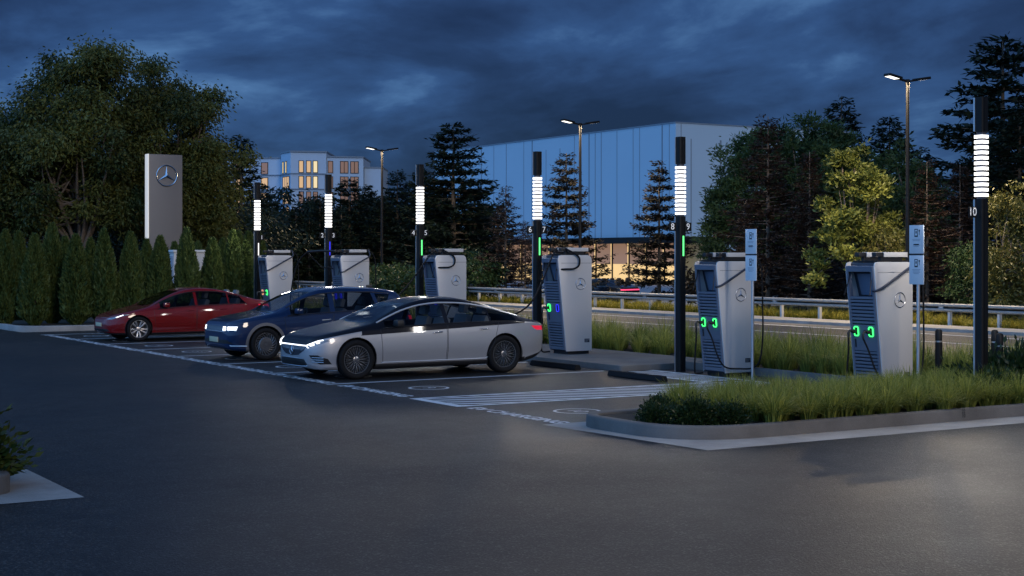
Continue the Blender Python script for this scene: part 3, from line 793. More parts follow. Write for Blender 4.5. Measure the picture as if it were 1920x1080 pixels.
P = dict(axles=(.90, 4.11), wr=.372, rr=.262, arch=.405, style='multi', m_rim=M_RIMD, m_disc=M_DISC, m_seat=M_SEATL, cabin=(1.55, 4.0), mirror=(1.72, 1.03), m_mirror=M_DARK,
         paint=silver_paint, paired=('headlight', 'side_vent'),
         mats={'window': M_GLASS, 'windscreen': M_GLASSC, 'rear_window': M_GLASSD, 'grille': M_GRILLE, 'headlight': M_HEAD, 'light_bar': M_HEADON, 'air_intake': M_INTAKE, 'side_vent': M_INTAKE, 'tail_light': M_TAIL, 'bumper_trim': M_DARK},
         regions=[('flank', 'body', [(.99, .275), (4.6, .275), (4.6, upline(4.6)), (.99, upline(.99))]),
                  ('flank', 'door', [(1.44, .29), (2.80, .29), (2.82, .985), (1.40, .93)]), ('flank', 'door', [(2.825, .29), (3.66, .29), (3.86, .60), (3.98, 1.0), (2.845, .985)]),
                  ('flank', 'window', winpoly(sh, 1.50, 2.78)), ('flank', 'window', winpoly(sh, 2.87, 3.78)), ('flank', 'window', winpoly(sh, 3.82, 4.36, x1b=4.42, hi=.86)),
                  ('upper', 'windscreen', [(1.30, -.50), (1.24, -.22), (1.24, .22), (1.30, .50), (1.48, .68), (2.12, .53), (2.06, .25), (2.06, -.25), (2.12, -.53), (1.48, -.68)]),
                  ('upper', 'rear_window', [(3.55, -.48), (3.55, .48), (4.55, .56), (4.62, .0), (4.55, -.56)]),
                  ('front', 'grille', [(-.60, .625), (.60, .625), (.50, .54), (.30, .455), (0, .435), (-.30, .455), (-.50, .54)]),
                  ('front', 'light_bar', [(-.62, .652), (.62, .652), (.60, .63), (-.60, .63)]),
                  ('front', 'headlight', [(.60, .61), (.62, .66), (.86, .755), (.905, .755), (.80, .655), (.64, .585)]), ('front', 'headlight', [(-.60, .61), (-.62, .66), (-.86, .755), (-.905, .755), (-.80, .655), (-.64, .585)]),
                  ('front', 'air_intake', [(-.52, .385), (.52, .385), (.60, .30), (.55, .255), (-.55, .255), (-.60, .30)]),
                  ('front', 'side_vent', [(.66, .47), (.80, .47), (.875, .40), (.875, .30), (.80, .30)]), ('front', 'side_vent', [(-.66, .47), (-.80, .47), (-.875, .40), (-.875, .30), (-.80, .30)]),
                  ('flank', 'tail_light', [(4.76, .915), (5.10, .90), (5.20, .86), (5.20, .80), (4.86, .84)]),
                  ('rear', 'tail_light', [(-.86, .90), (.86, .90), (.86, .82), (-.86, .82)]), ('flank', 'bumper_trim', [(4.62, .29), (5.22, .42), (5.22, .30), (4.62, .10)])],
         trims=[('window_trim', M_SATIN, .017, [(x, sh.gz(x, .96)) for x in np.linspace(1.36, 4.52, 30)]), ('sill_trim', M_SATIN, .012, [(1.42, .300), (2.4, .300), (3.66, .302), (3.72, .33)]),
                ('window_seal', M_DARK, .010, [(x, sh.gz(x, .05)) for x in np.linspace(1.45, 4.45, 20)])],
         handles=[(2.50, .83, M_CHROME), (3.52, .87, M_CHROME)])
silver, sh_s = make_car('silver_car', 'silver two-tone fastback car with black roof and bonnet, nearest parked car', 'car', (11.33, 26.36, 0), sh, P)
bm = bmesh.new(); star(bm, .085, Matrix.Translation((-.012, 0, .545)) @ Euler((0, 0, -PI / 2)).to_matrix().to_4x4()); obj('badge', bm, M_CHROME, silver, 40)
bm = bmesh.new()
for yy in (-1, 1):
    tube(bm, [(.004, yy * .50, .40), (-.004, yy * .35, .395), (-.004, 0, .395)], .009, 6)
    for zz in (.345, .385, .425): tube(bm, [(.075, yy * .73, zz), (.25, yy * .868, zz - .005)], .006, 5)
tube(bm, [(.05, -.60, .262), (.005, -.44, .255), (-.006, 0, .252), (.005, .44, .255), (.05, .60, .262)], .010, 6)
obj('bumper_trim', bm, M_CHROME, silver, 40)
for sg in (-1, 1):
    bm = bmesh.new()
    tube(bm, [(.028, sg * .625, .652), (.085, sg * .745, .695), (.17, sg * .82, .735), (.25, sg * .868, .752)], .011, 6)
    tube(bm, [(.055, sg * .70, .645), (.105, sg * .765, .665)], .016, 6); tube(bm, [(.14, sg * .80, .69), (.19, sg * .835, .71)], .016, 6); tube(bm, [(.022, sg * .61, .63), (.04, sg * .655, .60)], .008, 5)
    obj('daytime_light', bm, M_HEADON, silver, 40)

# ---- blue crossover
sh = Shell(top=[(0, .66), (.02, .76), (.08, .83), (.25, .89), (.7, .975), (1.02, 1.03), (1.14, 1.06), (1.5, 1.27), (1.95, 1.485), (2.3, 1.575), (2.8, 1.605), (3.4, 1.592), (3.9, 1.55), (4.2, 1.50), (4.38, 1.32), (4.5, 1.12), (4.59, .98), (4.62, .90), (4.635, .78)],
           belt=[(0, .56), (.02, .66), (.08, .755), (.25, .83), (.7, .905), (1.2, .955), (2.2, 1.0), (3.4, 1.05), (4.1, 1.07), (4.4, 1.0), (4.55, .90), (4.635, .70)],
           bot=[(0, .36), (.04, .28), (.2, .22), (.8, .19), (4.0, .20), (4.4, .27), (4.635, .42)],
           wid=[(0, .52), (.02, .66), (.06, .74), (.14, .81), (.28, .87), (.5, .915), (.85, .94), (1.6, .935), (3.0, .938), (3.8, .945), (4.2, .91), (4.45, .85), (4.58, .76), (4.635, .62)],
           rail=[(0, .84), (.6, .88), (1.0, .88), (1.35, .83), (1.8, .755), (2.4, .725), (3.6, .72), (4.2, .74), (4.635, .8)])
def navy_paint(f):
    c = f.calc_center_median()
    return M_CLAD if c.z < .30 and .8 < c.x < 4 else M_NAVY
P = dict(axles=(.86, 3.86), wr=.36, rr=.252, arch=.395, clad=.462, style='aero', m_rim=M_RIMD, m_disc=M_DARK, m_seat=M_SEATG, cabin=(1.45, 3.9), mirror=(1.60, 1.07), m_mirror=M_NAVY,
         paint=navy_paint, paired=('headlight',),
         mats={'window': M_GLASS, 'windscreen': M_GLASSC, 'rear_window': M_GLASSD, 'grille': M_GRILLE, 'headlight': M_HEADON, 'air_intake': M_INTAKE, 'tail_light': M_TAIL, 'wheel_arch': M_CLAD, 'skid_plate': M_CLAD},
         regions=[('flank', 'door', [(1.36, .31), (2.46, .31), (2.48, 1.0), (1.30, .945)]), ('flank', 'door', [(2.485, .31), (3.36, .31), (3.44, .60), (3.62, 1.04), (2.505, 1.0)]),
                  ('flank', 'window', winpoly(sh, 1.46, 2.42, hi=.92)), ('flank', 'window', winpoly(sh, 2.54, 3.50, hi=.92, x1b=3.60)), ('flank', 'window', winpoly(sh, 3.60, 3.98, hi=.86, x0b=3.68, x1b=3.80)),
                  ('upper', 'windscreen', [(1.16, -.50), (1.10, -.22), (1.10, .22), (1.16, .50), (1.34, .68), (2.06, .58), (1.98, .25), (1.98, -.25), (2.06, -.58), (1.34, -.68)]),
                  ('rear', 'rear_window', [(-.58, 1.42), (.58, 1.42), (.66, 1.08), (-.66, 1.08)]),
                  ('front', 'grille', [(-.50, .755), (.50, .755), (.50, .66), (-.50, .66)]),
                  ('front', 'headlight', [(.505, .66), (.505, .755), (.64, .755), (.64, .66)]), ('front', 'headlight', [(-.505, .66), (-.505, .755), (-.64, .755), (-.64, .66)]),
                  ('front', 'headlight', [(.68, .675), (.68, .755), (.835, .755), (.835, .675)]), ('front', 'headlight', [(-.68, .675), (-.68, .755), (-.835, .755), (-.835, .675)]),
                  ('front', 'air_intake', [(-.70, .46), (.70, .46), (.80, .38), (-.80, .38)]),
                  ('rear', 'tail_light', [(-.84, .92), (.84, .92), (.84, .82), (-.84, .82)])],
         trims=[('sill_trim', M_CLAD, .03, [(1.4, .27), (3.3, .27)]), ('window_seal', M_DARK, .011, [(x, sh.gz(x, .04)) for x in np.linspace(1.38, 3.8, 16)]), ('window_seal', M_DARK, .011, [(x, sh.gz(x, .96)) for x in np.linspace(1.38, 4.0, 20)])],
         handles=[(2.2, .86, M_ALU), (3.22, .90, M_ALU)])
blue, sh_b = make_car('blue_car', 'dark blue crossover car with grey wheel arches and lit square headlights', 'car', (11.92, 32.08, 0), sh, P)
bm = bmesh.new(); box(bm, -.014, .0, -.26, .26, .40, .51, .004); obj('number_plate', bm, M_PLATE, blue, 40)
bm = bmesh.new()
for sg in (-1, 1): tube(bm, [(.0, sg * .0, .64), (.0, sg * .48, .64), (.06, sg * .72, .645), (.2, sg * .835, .655)], .012, 6)
for sg in (-1, 1): tube(bm, [(.03, sg * .10, .425), (.03, sg * .55, .42), (.10, sg * .76, .33), (.42, sg * .90, .325)], .014, 6)
obj('bumper_trim', bm, M_ALU, blue, 40)
bm = bmesh.new(); box(bm, 3.75, 3.9, -.02, .02, 1.55, 1.62, .01); obj('roof_fin', bm, M_DARK, blue, 40)

# ---- red saloon
sh = Shell(top=[(0, .52), (.03, .60), (.1, .655), (.3, .735), (.7, .83), (1.02, .905), (1.16, .95), (1.5, 1.135), (1.95, 1.335), (2.3, 1.42), (2.6, 1.441), (3.0, 1.42), (3.5, 1.32), (3.95, 1.185), (4.25, 1.10), (4.5, 1.06), (4.64, 1.03), (4.70, .95), (4.72, .84)],
           belt=[(0, .46), (.03, .535), (.1, .60), (.3, .69), (.7, .785), (1.2, .85), (2.0, .90), (3.0, .94), (3.9, .97), (4.4, .965), (4.62, .93), (4.72, .76)],
           bot=[(0, .33), (.05, .25), (.25, .19), (.8, .16), (3.9, .17), (4.35, .24), (4.72, .46)],
           wid=[(0, .40), (.02, .52), (.06, .62), (.14, .71), (.28, .79), (.5, .865), (.85, .915), (1.5, .925), (3.0, .925), (3.8, .925), (4.2, .88), (4.5, .80), (4.66, .68), (4.72, .50)],
           rail=[(0, .82), (.6, .87), (1.0, .87), (1.35, .82), (1.8, .735), (2.3, .695), (3.0, .685), (3.6, .71), (4.1, .77), (4.72, .84)])
P = dict(axles=(.83, 3.705), wr=.338, rr=.24, arch=.368, style='turbine', m_rim=M_RIMS, m_disc=M_DISC, m_seat=M_SEATG, cabin=(1.4, 3.7), mirror=(1.55, .97), m_mirror=M_RED,
         paint=lambda f: M_DARK if f.calc_center_median().z < .235 else M_RED, paired=('headlight',),
         mats={'window': M_GLASS, 'windscreen': M_GLASSD, 'rear_window': M_GLASSD, 'roof_glass': M_GRILLE, 'headlight': M_HEAD, 'air_intake': M_INTAKE, 'tail_light': M_TAIL},
         regions=[('flank', 'door', [(1.30, .28), (2.42, .28), (2.44, .905), (1.24, .85)]), ('flank', 'door', [(2.445, .28), (3.16, .28), (3.34, .58), (3.50, .955), (2.465, .905)]),
                  ('flank', 'window', winpoly(sh, 1.42, 2.40, hi=.92)), ('flank', 'window', winpoly(sh, 2.48, 3.36, hi=.92)), ('flank', 'window', winpoly(sh, 3.40, 3.74, hi=.88, x1b=3.88)),
                  ('upper', 'windscreen', [(1.20, -.48), (1.14, -.22), (1.14, .22), (1.20, .48), (1.36, .64), (2.04, .52), (1.98, .25), (1.98, -.25), (2.04, -.52), (1.36, -.64)]),
                  ('upper', 'rear_window', [(2.95, -.45), (2.95, .45), (4.05, .56), (4.12, 0), (4.05, -.56)]),
                  ('front', 'headlight', [(.50, .60), (.62, .635), (.84, .735), (.86, .72), (.70, .60)]), ('front', 'headlight', [(-.50, .60), (-.62, .635), (-.84, .735), (-.86, .72), (-.70, .60)]),
                  ('front', 'air_intake', [(-.60, .34), (.60, .34), (.66, .27), (-.66, .27)]),
                  ('rear', 'tail_light', [(.45, .95), (.84, .95), (.84, .84), (.45, .84)]), ('rear', 'tail_light', [(-.45, .95), (-.84, .95), (-.84, .84), (-.45, .84)])],
         trims=[('window_trim', M_DARK, .011, [(x, sh.gz(x, .965)) for x in np.linspace(1.3, 3.95, 24)]), ('window_seal', M_DARK, .010, [(x, sh.gz(x, .04)) for x in np.linspace(1.36, 3.9, 16)])],
         handles=[(2.16, .80, M_RED), (3.10, .83, M_RED)])
red, sh_r = make_car('red_car', 'red saloon car with silver wheels, parked farthest along the row by the hedge', 'car', (11.86, 40.72, 0), sh, P)
for sg in (-1, 1):
    bm = bmesh.new(); tube(bm, [(.16, sg * .665, .617), (.27, sg * .755, .658), (.42, sg * .825, .718)], .013, 6); obj('daytime_light', bm, M_HEADON, red, 40)
bm = bmesh.new(); box(bm, -.012, .0, -.26, .26, .40, .50, .004); obj('number_plate', bm, M_PLATE, red, 40)

# ---- dark coupe beyond the road
M_COUPE = paintwork('dark_coupe_paint', (.012, .018, .032), .4, .25)
sh = Shell(top=[(0, .52), (.05, .62), (.3, .74), (.8, .84), (1.25, .92), (1.45, .98), (1.9, 1.18), (2.3, 1.28), (2.7, 1.30), (3.2, 1.24), (3.8, 1.08), (4.3, .93), (4.45, .86), (4.5, .76)],
           belt=[(0, .46), (.05, .56), (.3, .68), (.8, .78), (1.4, .84), (2.4, .88), (3.6, .93), (4.2, .86), (4.45, .78), (4.5, .66)],
           bot=[(0, .3), (.1, .2), (.8, .15), (3.8, .16), (4.3, .25), (4.5, .42)],
           wid=[(0, .4), (.03, .56), (.12, .70), (.35, .82), (.8, .90), (2.2, .90), (3.4, .925), (4.0, .91), (4.35, .83), (4.5, .66)],
           rail=[(0, .82), (1.2, .86), (1.7, .76), (2.4, .68), (3.2, .68), (4.0, .76), (4.5, .82)])
P = dict(axles=(.9, 3.35), wr=.34, rr=.25, arch=.37, style='turbine', m_rim=M_RIMD, m_disc=M_DISC, m_seat=M_SEATD, cabin=(1.6, 3.0), mirror=(1.75, .96), paint=lambda f: M_COUPE, paired=(),
         mats={'window': M_GLASSD, 'windscreen': M_GLASSD, 'rear_window': M_GLASSD, 'tail_light': mat('red_light_strip', (.5, .01, .04), .2, var=0, emit=(1, .08, .20), es=1.5)},
         regions=[('flank', 'door', [(1.6, .28), (2.9, .28), (3.0, .89), (1.5, .84)]), ('flank', 'window', winpoly(sh, 1.75, 3.1, hi=.9)), ('flank', 'window', winpoly(sh, 3.16, 3.5, hi=.86)),
                  ('upper', 'windscreen', [(1.46, -.5), (1.46, .5), (2.1, .5), (2.1, -.5)]), ('upper', 'rear_window', [(3.2, -.44), (3.2, .44), (4.0, .5), (4.0, -.5)]),
                  ('rear', 'tail_light', [(-.80, .80), (.80, .80), (.80, .745), (-.80, .745)])],
         trims=[], handles=[(2.65, .76, M_COUPE)])
make_car('dark_coupe', 'dark low coupe with a glowing red tail strip beyond the guardrail', 'car', (41.6, 63.4, -.10), sh, P, rz=R(-69.6))

# ------------------------------------------------------------------ charging stations
def xf(z): return -.34 - .22 * (z - .07) / 2.06
def fp(u, z, n): return Vector((xf(z) - n * .994, u, z - n * .106))
def fbox(bm, u0, u1, z0, z1, n0, n1):
    v = [bm.verts.new(fp(u, z, n)) for n in (n0, n1) for z in (z0, z1) for u in (u0, u1)]
    for f in ((0, 1, 3, 2), (4, 6, 7, 5), (0, 4, 5, 1), (2, 3, 7, 6), (0, 2, 6, 4), (1, 5, 7, 3)): bm.faces.new([v[i] for i in f])
CH_LIGHTS = {'g': M_GREEN, 'b': M_BLUE, 'w': M_WHITEL, 'r': mat('amber_light', (.4, .2, .1), .4, var=0, emit=(1, .45, .25), es=1.0)}
def charger(label, loc, left, right, opts):
    c = thing('charging_station', label, 'charging station', loc, 0, 'charging stations along the bays')
    # side panels: the full side outline with rounded top corners
    prof = [(xf(.07), .07), (.335, .07), (.34, .10), (.34, 2.08), (.325, 2.15), (.28, 2.19), (.22, 2.2), (xf(2.2) + .10, 2.2), (xf(2.2) + .03, 2.185), (xf(2.13), 2.12)]
    for sg in (-1, 1):
        bm = bmesh.new()
        a = [bm.verts.new((x, sg * .34, z)) for x, z in prof]; b = [bm.verts.new((x, sg * .315, z)) for x, z in prof]
        fa = bm.faces.new(a); bm.faces.new(b[::-1])
        for k in range(len(prof)): bm.faces.new((a[k], b[k], b[(k + 1) % len(prof)], a[(k + 1) % len(prof)]))
        bmesh.ops.recalc_face_normals(bm, faces=bm.faces[:])
        bmesh.ops.bevel(bm, geom=[e for e in bm.edges if all(abs(abs(v.co.y) - .34) < 1e-5 for v in e.verts)], offset=.012, segments=2, profile=.6, affect='EDGES')
        p = obj('side_panel', bm, M_CHSIDE, c, 40)
        bm = bmesh.new(); box(bm, xf(1.95) + .06, .335, sg * .3408 - .0012, sg * .3408 + .0012, 2.02, 2.026); obj('panel_seam', bm, M_CHDARK, p, None)
        bm = bmesh.new(); star(bm, .125, Matrix.Translation((.03, sg * .345, 1.56)) @ (Matrix.Identity(4) if sg < 0 else Matrix.Rotation(PI, 4, 'Z'))); obj('emblem', bm, M_CHROME, p, 40)
        bm = bmesh.new(); box(bm, .14, .27, sg * .343 - .002, sg * .343 + .002, .26, .34, .001); obj('rating_plate', bm, M_CHDARK, p, None)
        bm = bmesh.new()
        for k in range(3): box(bm, .15, .26 - .02 * k, sg * .3458 - .0005, sg * .3458 + .0005, .315 - .02 * k, .323 - .02 * k)
        obj('plate_print', bm, M_ALU, p, None)
    # core with the sloping screen niche
    core = [(xf(.07) + .05, .07), (.33, .07), (.33, 2.13), (.27, 2.185), (xf(2.18) + .12, 2.185), (xf(2.08) + .08, 2.06), (xf(2.0) + .16, 2.02), (xf(1.62) + .24, 1.62), (xf(1.6) + .05, 1.60)]
    bm = bmesh.new(); a = [bm.verts.new((x, -.314, z)) for x, z in core]; b = [bm.verts.new((x, .314, z)) for x, z in core]
    for k in range(len(core)): bm.faces.new((a[k], a[(k + 1) % len(core)], b[(k + 1) % len(core)], b[k]))
    bm.faces.new(a[::-1]); bm.faces.new(b); bmesh.ops.recalc_face_normals(bm, faces=bm.faces[:])
    obj('core', bm, M_CHDARK, c, 30)
    bm = bmesh.new()
    for u0, u1 in ((-.312, -.262), (.262, .312)): fbox(bm, u0, u1, .10, 2.13, -.06, .020)
    fbox(bm, -.262, .262, 2.035, 2.13, -.06, .020); fbox(bm, -.262, .262, 1.575, 1.612, -.06, .014); fbox(bm, -.262, .262, .70, 1.14, -.05, .014); fbox(bm, -.262, .262, .10, .165, -.05, .014)
    for k in range(7): fbox(bm, -.262, .262, 1.16 + k * .060, 1.198 + k * .060, -.045, .014)
    for k in range(9): fbox(bm, -.262, .262, .18 + k * .059, .217 + k * .059, -.045, .014)
    bmesh.ops.bevel(bm, geom=bm.edges[:], offset=.004, segments=1, affect='EDGES')
    fpn = obj('front_panel', bm, M_CHFRONT, c, 30)
    bm = bmesh.new(); fbox(bm, .20, .225, .76, .90, .0145, .026); obj('hatch_handle', bm, M_DARK, fpn, None)
    # screen in the niche
    bm = bmesh.new(); q = [(xf(1.64) + .225, 1.64), (xf(2.0) + .152, 2.0)]
    v = [bm.verts.new(p) for p in ((q[0][0], -.235, q[0][1]), (q[0][0], .235, q[0][1]), (q[1][0], .235, q[1][1]), (q[1][0], -.235, q[1][1]))]; bm.faces.new(v)
    obj('screen', bm, M_SCREEN, c, None)
    for u in (-.29, .29):
        bm = bmesh.new(); tube(bm, [fp(u * .86, 2.03, .0), fp(u * .90, 1.90, .02), fp(u * 1.0, 1.70, .09), fp(u * 1.02, 1.655, .115)], [.011, .009, .008, .009], 6); obj('cable_guide', bm, M_POST, c, 40)
    bm = bmesh.new(); box(bm, -.27, .29, -.29, .29, -.04, .07); obj('plinth', bm, M_DARK, c, None)
    bm = bmesh.new(); box(bm, -.44, .30, -.28, .28, 2.2005, 2.225, .008); obj('top_cover', bm, M_BLACK, c, 40)
    for u in (-.20, .20):
        bm = bmesh.new(); box(bm, -.25, .30, u - .06, u + .06, 2.282, 2.365, .006); a = obj('boom', bm, M_CHSIDE, c, 30)
        bm = bmesh.new(); box(bm, -.43, -.255, u - .05, u + .05, 2.286, 2.36, .006); box(bm, -.30, .20, u - .03, u + .03, 2.225, 2.286); box(bm, .303, .36, u - .045, u + .045, 2.285, 2.36, .015); obj('boom_bracket', bm, M_DARK, a, 30)
    # sockets, plugs
    def socket(u, col, plug):
        bm = bmesh.new(); pts = [fp(u + a * .045, 1.03 + b * .075, .026) for a, b in ((-1, -.75), (-.7, -1), (.7, -1), (1, -.75), (1, .75), (.7, 1), (-.7, 1), (-1, .75), (-1, -.75))]
        tube(bm, pts, .011, 6, False); s_ = obj('socket_light', bm, CH_LIGHTS[col], c, 40)
        bm = bmesh.new(); fbox(bm, u - .04, u + .04, .965, 1.095, .0145, .022); obj('socket', bm, M_DARK, s_, None)
        if plug:
            bm = bmesh.new(); tube(bm, [fp(u, 1.03, .02), fp(u, 1.035, .09), fp(u, 1.04, .13)], [.034, .036, .026], 10)
            tube(bm, [fp(u, 1.04, .10), fp(u, 1.06, .17), fp(u, 1.02, .21), fp(u, .95, .215)], [.024, .022, .024, .018], 8)
            obj('plug', bm, M_DARK, c, 50)
    socket(-.17, right[0], right[1]); socket(.17, left[0], left[1])
    # cables
    def cable(ctrl, r=.016, n=8):
        bm = bmesh.new(); tube(bm, curve_pts(ctrl, n), r, 7); obj('cable', bm, M_RUBBER, c, 60)
    zb = opts.get('zb', 0)
    if opts.get('diag'):
        bm = bmesh.new(); tube(bm, curve_pts([(.34, -.30, 2.36), (.33, -.385, 2.18), (.10, -.40, 2.05), (-.25, -.395, 1.86), (-.47, -.37, 1.74), fp(-.29, 1.72, .02), fp(-.24, 1.74, -.06)], 8), .021, 8); obj('cable_strap', bm, M_CHDARK, c, 60)
        cable([(.33, -.26, 2.33), (.44, -.36, 2.24), (.50, -.40, 2.0), (.51, -.42, 1.3), (.49, -.44, .7), (.40, -.46, .30), (.22, -.47, .16), (-.10, -.46, .155), (-.42, -.42, .20), (-.54, -.34, .42), (-.57, -.22, .72), fp(-.17, .95, .215)])
    if opts.get('plug_l'):
        cable([fp(.17, .95, .215), fp(.19, .70, .225), fp(.23, .35, .26), (-.60, .27, .10), (-.50, .36, .03), (-.30, .40, .03)])
    if opts.get('boom_l'):
        bm = bmesh.new(); box(bm, -.52, -.40, .165, .235, 2.286, 2.36, .006)
        tube(bm, [(-.46, .20, 2.32), (-.78, .50, 2.33), (-1.05, .86, 2.30)], .035, 6); obj('boom_arm', bm, M_DARK, c, 40)
        cable([(-1.05, .86, 2.30), (-1.22, 1.05, 2.05), (-1.36, 1.18, 1.5), (-1.42, 1.22, .7), (-1.3, 1.1, .05)], .02)
        cable([(-1.05, .86, 2.28), (-.88, .72, 2.06), (-.72, .56, 1.86), (-.6, .35, 1.85), fp(.22, 1.82, .01)], .016)
    if opts.get('loop'):
        cable([(-.30, -.24, 2.34), (-.22, -.36, 2.27), (-.05, -.40, 2.15), (-.05, -.405, 1.98), (-.18, -.40, 1.90), (-.38, -.385, 1.89), fp(-.27, 1.88, .02)], .021)
    for ctrl in opts.get('to_car', []):
        cable([Vector(p) - Vector(loc) for p in ctrl], .019, 10)
    return c
IZ = .12
POLE_Y = [16.2, 23.85, 29.15, 34.85, 40.55, 46.05]
# car inlets: silver rear flank, blue rear flank
charger('champagne charging station half hidden by planter grass, nearest the camera', (18.83, 18.58, 0), ('g', 1), ('g', 1), dict(diag=1, plug_l=1))
charger('champagne charging station with two green sockets right of the pole numbered 9', (18.81, 22.66, 0), ('g', 1), ('g', 1), dict(diag=1, plug_l=1))
charger('champagne charging station on the kerbed island behind the silver car', (18.81, 28.12, IZ), ('g', 1), ('b', 0), dict(loop=1, plug_l=1,
        to_car=[[(18.35, 27.95, 2.42), (18.20, 27.9, 2.35), (17.75, 27.65, 1.75), (17.25, 27.4, 1.25), (16.6, 27.30, .98), (15.95, 27.22, .90)]]))
charger('champagne charging station right behind the pole numbered 5, with a hanging cable loop', (18.81, 33.75, IZ), ('b', 0), ('b', 0), dict(loop=1,
        to_car=[[(18.35, 33.6, 2.42), (18.15, 33.55, 2.3), (17.6, 33.35, 1.75), (17.1, 33.15, 1.35), (16.6, 33.0, 1.05), (16.0, 32.98, .95)]]))
charger('champagne charging station with one boom swung out to the left over the blue car', (18.81, 39.35, IZ), ('b', 0), ('b', 0), dict(diag=1, boom_l=1))
charger('champagne charging station farthest along the row, next to the hedge', (18.81, 44.85, IZ), ('r', 1), ('g', 1), dict(diag=1, plug_l=1))

# ------------------------------------------------------------------ lit bay poles
def pole(label, loc, left, right, strip_m, gain=1):
    c = thing('light_pole', label, 'light pole', loc, 0, 'lit poles between the charging bays')
    h0 = 3.11; H = 4.67
    def col(bm, z0, z1, w=.08): prism(bm, rounded([(-w, -w), (w, -w), (w, w), (-w, w)], .03, 3), z0, z1)
    bm = bmesh.new(); col(bm, -.05, h0 - .02); obj('column', bm, M_BLACK, c, 40)
    bm = bmesh.new(); col(bm, h0 + 1.02, H); obj('column_top', bm, M_BLACK, c, 40)
    bm = bmesh.new(); col(bm, h0 - .0195, h0 + 1.0195, .060); obj('lamp_core', bm, M_CHDARK, c, 40)
    for k in range(12):
        bm = bmesh.new(); z = h0 + .014 + k * .0826; col(bm, z, z + .047, .084); obj('lamp_bar', bm, M_LAMPBAR, c, 40)
    for a in range(4):
        l = bpy.data.lights.new('lamp_light', 'AREA'); l.shape = 'RECTANGLE'; l.size = .155; l.size_y = .98; l.energy = 24 * gain; l.color = (1, .95, .88)
        lo = bpy.data.objects.new('lamp_light', l); COL.objects.link(lo); lo.parent = c; lo.location = (.089 * math.cos(a * PI / 2), .089 * math.sin(a * PI / 2), h0 + .5); lo.rotation_euler = (PI / 2, 0, a * PI / 2 - PI / 2)
    bm = bmesh.new(); box(bm, -.092, -.0805, .050, .078, 0, h0 - .03); box(bm, -.092, -.0805, .050, .078, h0 + 1.03, H - .005); obj('edge_trim', bm, M_ALU, c, None)
    bm = bmesh.new(); box(bm, -.024, -.015, -.0835, -.0795, .02, h0 - .03); box(bm, -.024, -.015, -.0835, -.0795, h0 + 1.03, H - .01); obj('seam_strip', bm, M_POST, c, None)
    if strip_m is not None:
        bm = bmesh.new(); box(bm, -.010, .022, -.092, -.0805, 2.30, 2.70, .004); obj('status_strip', bm, strip_m, c, None)
    for n, sg in ((left, -1), (right, 1)):
        if not n: continue
        bm = bmesh.new(); x, y = (-.20, .0) if sg < 0 else (.115, -.092)
        box(bm, x - .085, x + .085, y - .006, y + .006, 2.795, 2.965); p = obj('number_flag', bm, M_BLACK, c, None)
        bm = bmesh.new(); add_text(bm, n, .18, Matrix.Translation((x, y - .0075, 2.88)) @ Euler((PI / 2, 0, 0)).to_matrix().to_4x4(), .001); obj('number', bm, M_DIGIT, p, None)
    return c
X_P = 18.58
pole('black pole with glowing bars and the number 10, standing in planter grass at the right', (18.52, 16.2, .1), '10', None, None, 2.5)
pole('black pole with glowing bars and the numbers 8 and 9', (X_P, POLE_Y[1], 0), '8', '9', M_GREEN2)
pole('black pole with glowing bars and the numbers 6 and 7', (X_P, POLE_Y[2], IZ - .1), '6', '7', M_GREEN2)
pole('black pole with glowing bars and the numbers 4 and 5', (X_P, POLE_Y[3], IZ - .1), '4', '5', M_GREEN2)
pole('black pole with glowing bars, the numbers 2 and 3 and a blue strip', (X_P, POLE_Y[4], IZ - .1), '2', '3', M_BLUE)
pole('black pole with glowing bars and the number 1, beside the hedge end', (X_P, POLE_Y[5], IZ - .1), None, '1', M_WHITEL)

# ------------------------------------------------------------------ sign posts
def sign_post(label, loc):
    c = thing('sign_post', label, 'sign', loc, 0, 'charging instruction signs')
    bm = bmesh.new(); tube(bm, [(.03, 0, -.02), (.03, 0, 2.70)], .028, 10); obj('post', bm, M_ALU, c, 50)
    for z0, z1, bar in ((2.34, 2.80, True), (1.84, 2.31, False)):
        bm = bmesh.new(); box(bm, -.012, 0, -.155, .155, z0, z1, .003); p = obj('sign_plate', bm, M_SIGN, c, 40)
        bm = bmesh.new(); x = -.0145
        def r(y0, y1, a, b): box(bm, x, x + .002, y0, y1, a, b)
        t = z1 - .06     # a telephone outline with a plug beside it; signs are read from -X, so +Y lies to the left
        r(-.03, .04, t - .012, t); r(-.03, .04, t - .13, t - .108); r(.03, .04, t - .1075, t - .0125); r(-.03, -.02, t - .1075, t - .0125); r(-.005, .015, t - .075, t - .035)
        r(-.075, -.05, t - .045, t - .015); r(-.067, -.058, t - .10, t - .0455)
        if bar: r(-.055, .06, t - .265, t - .245)
        obj('pictogram', bm, M_DARK, p, None)
        bm = bmesh.new()
        for k, (a, b) in enumerate(((.09, .09), (.07, .08), (.085, .075), (.05, .06))):
            zz = t - .165 - k * .022 - (.05 if bar and k > 1 else 0)
            box(bm, x, x + .001, -a, b, zz - .008, zz)
        obj('small_print', bm, mat('print_grey', (.36, .38, .42), .6, var=.1), p, None)
    bm = bmesh.new(); box(bm, -.008, .03, -.155, .155, 2.312, 2.338); obj('bracket', bm, M_DARK, c, None)
    return c
sign_post('pale double plate sign on a slim post beside the station between poles 9 and 10', (18.47, 21.58, 0))
sign_post('pale double plate sign on a slim post at the planter, nearest the camera', (18.40, 17.42, 0))

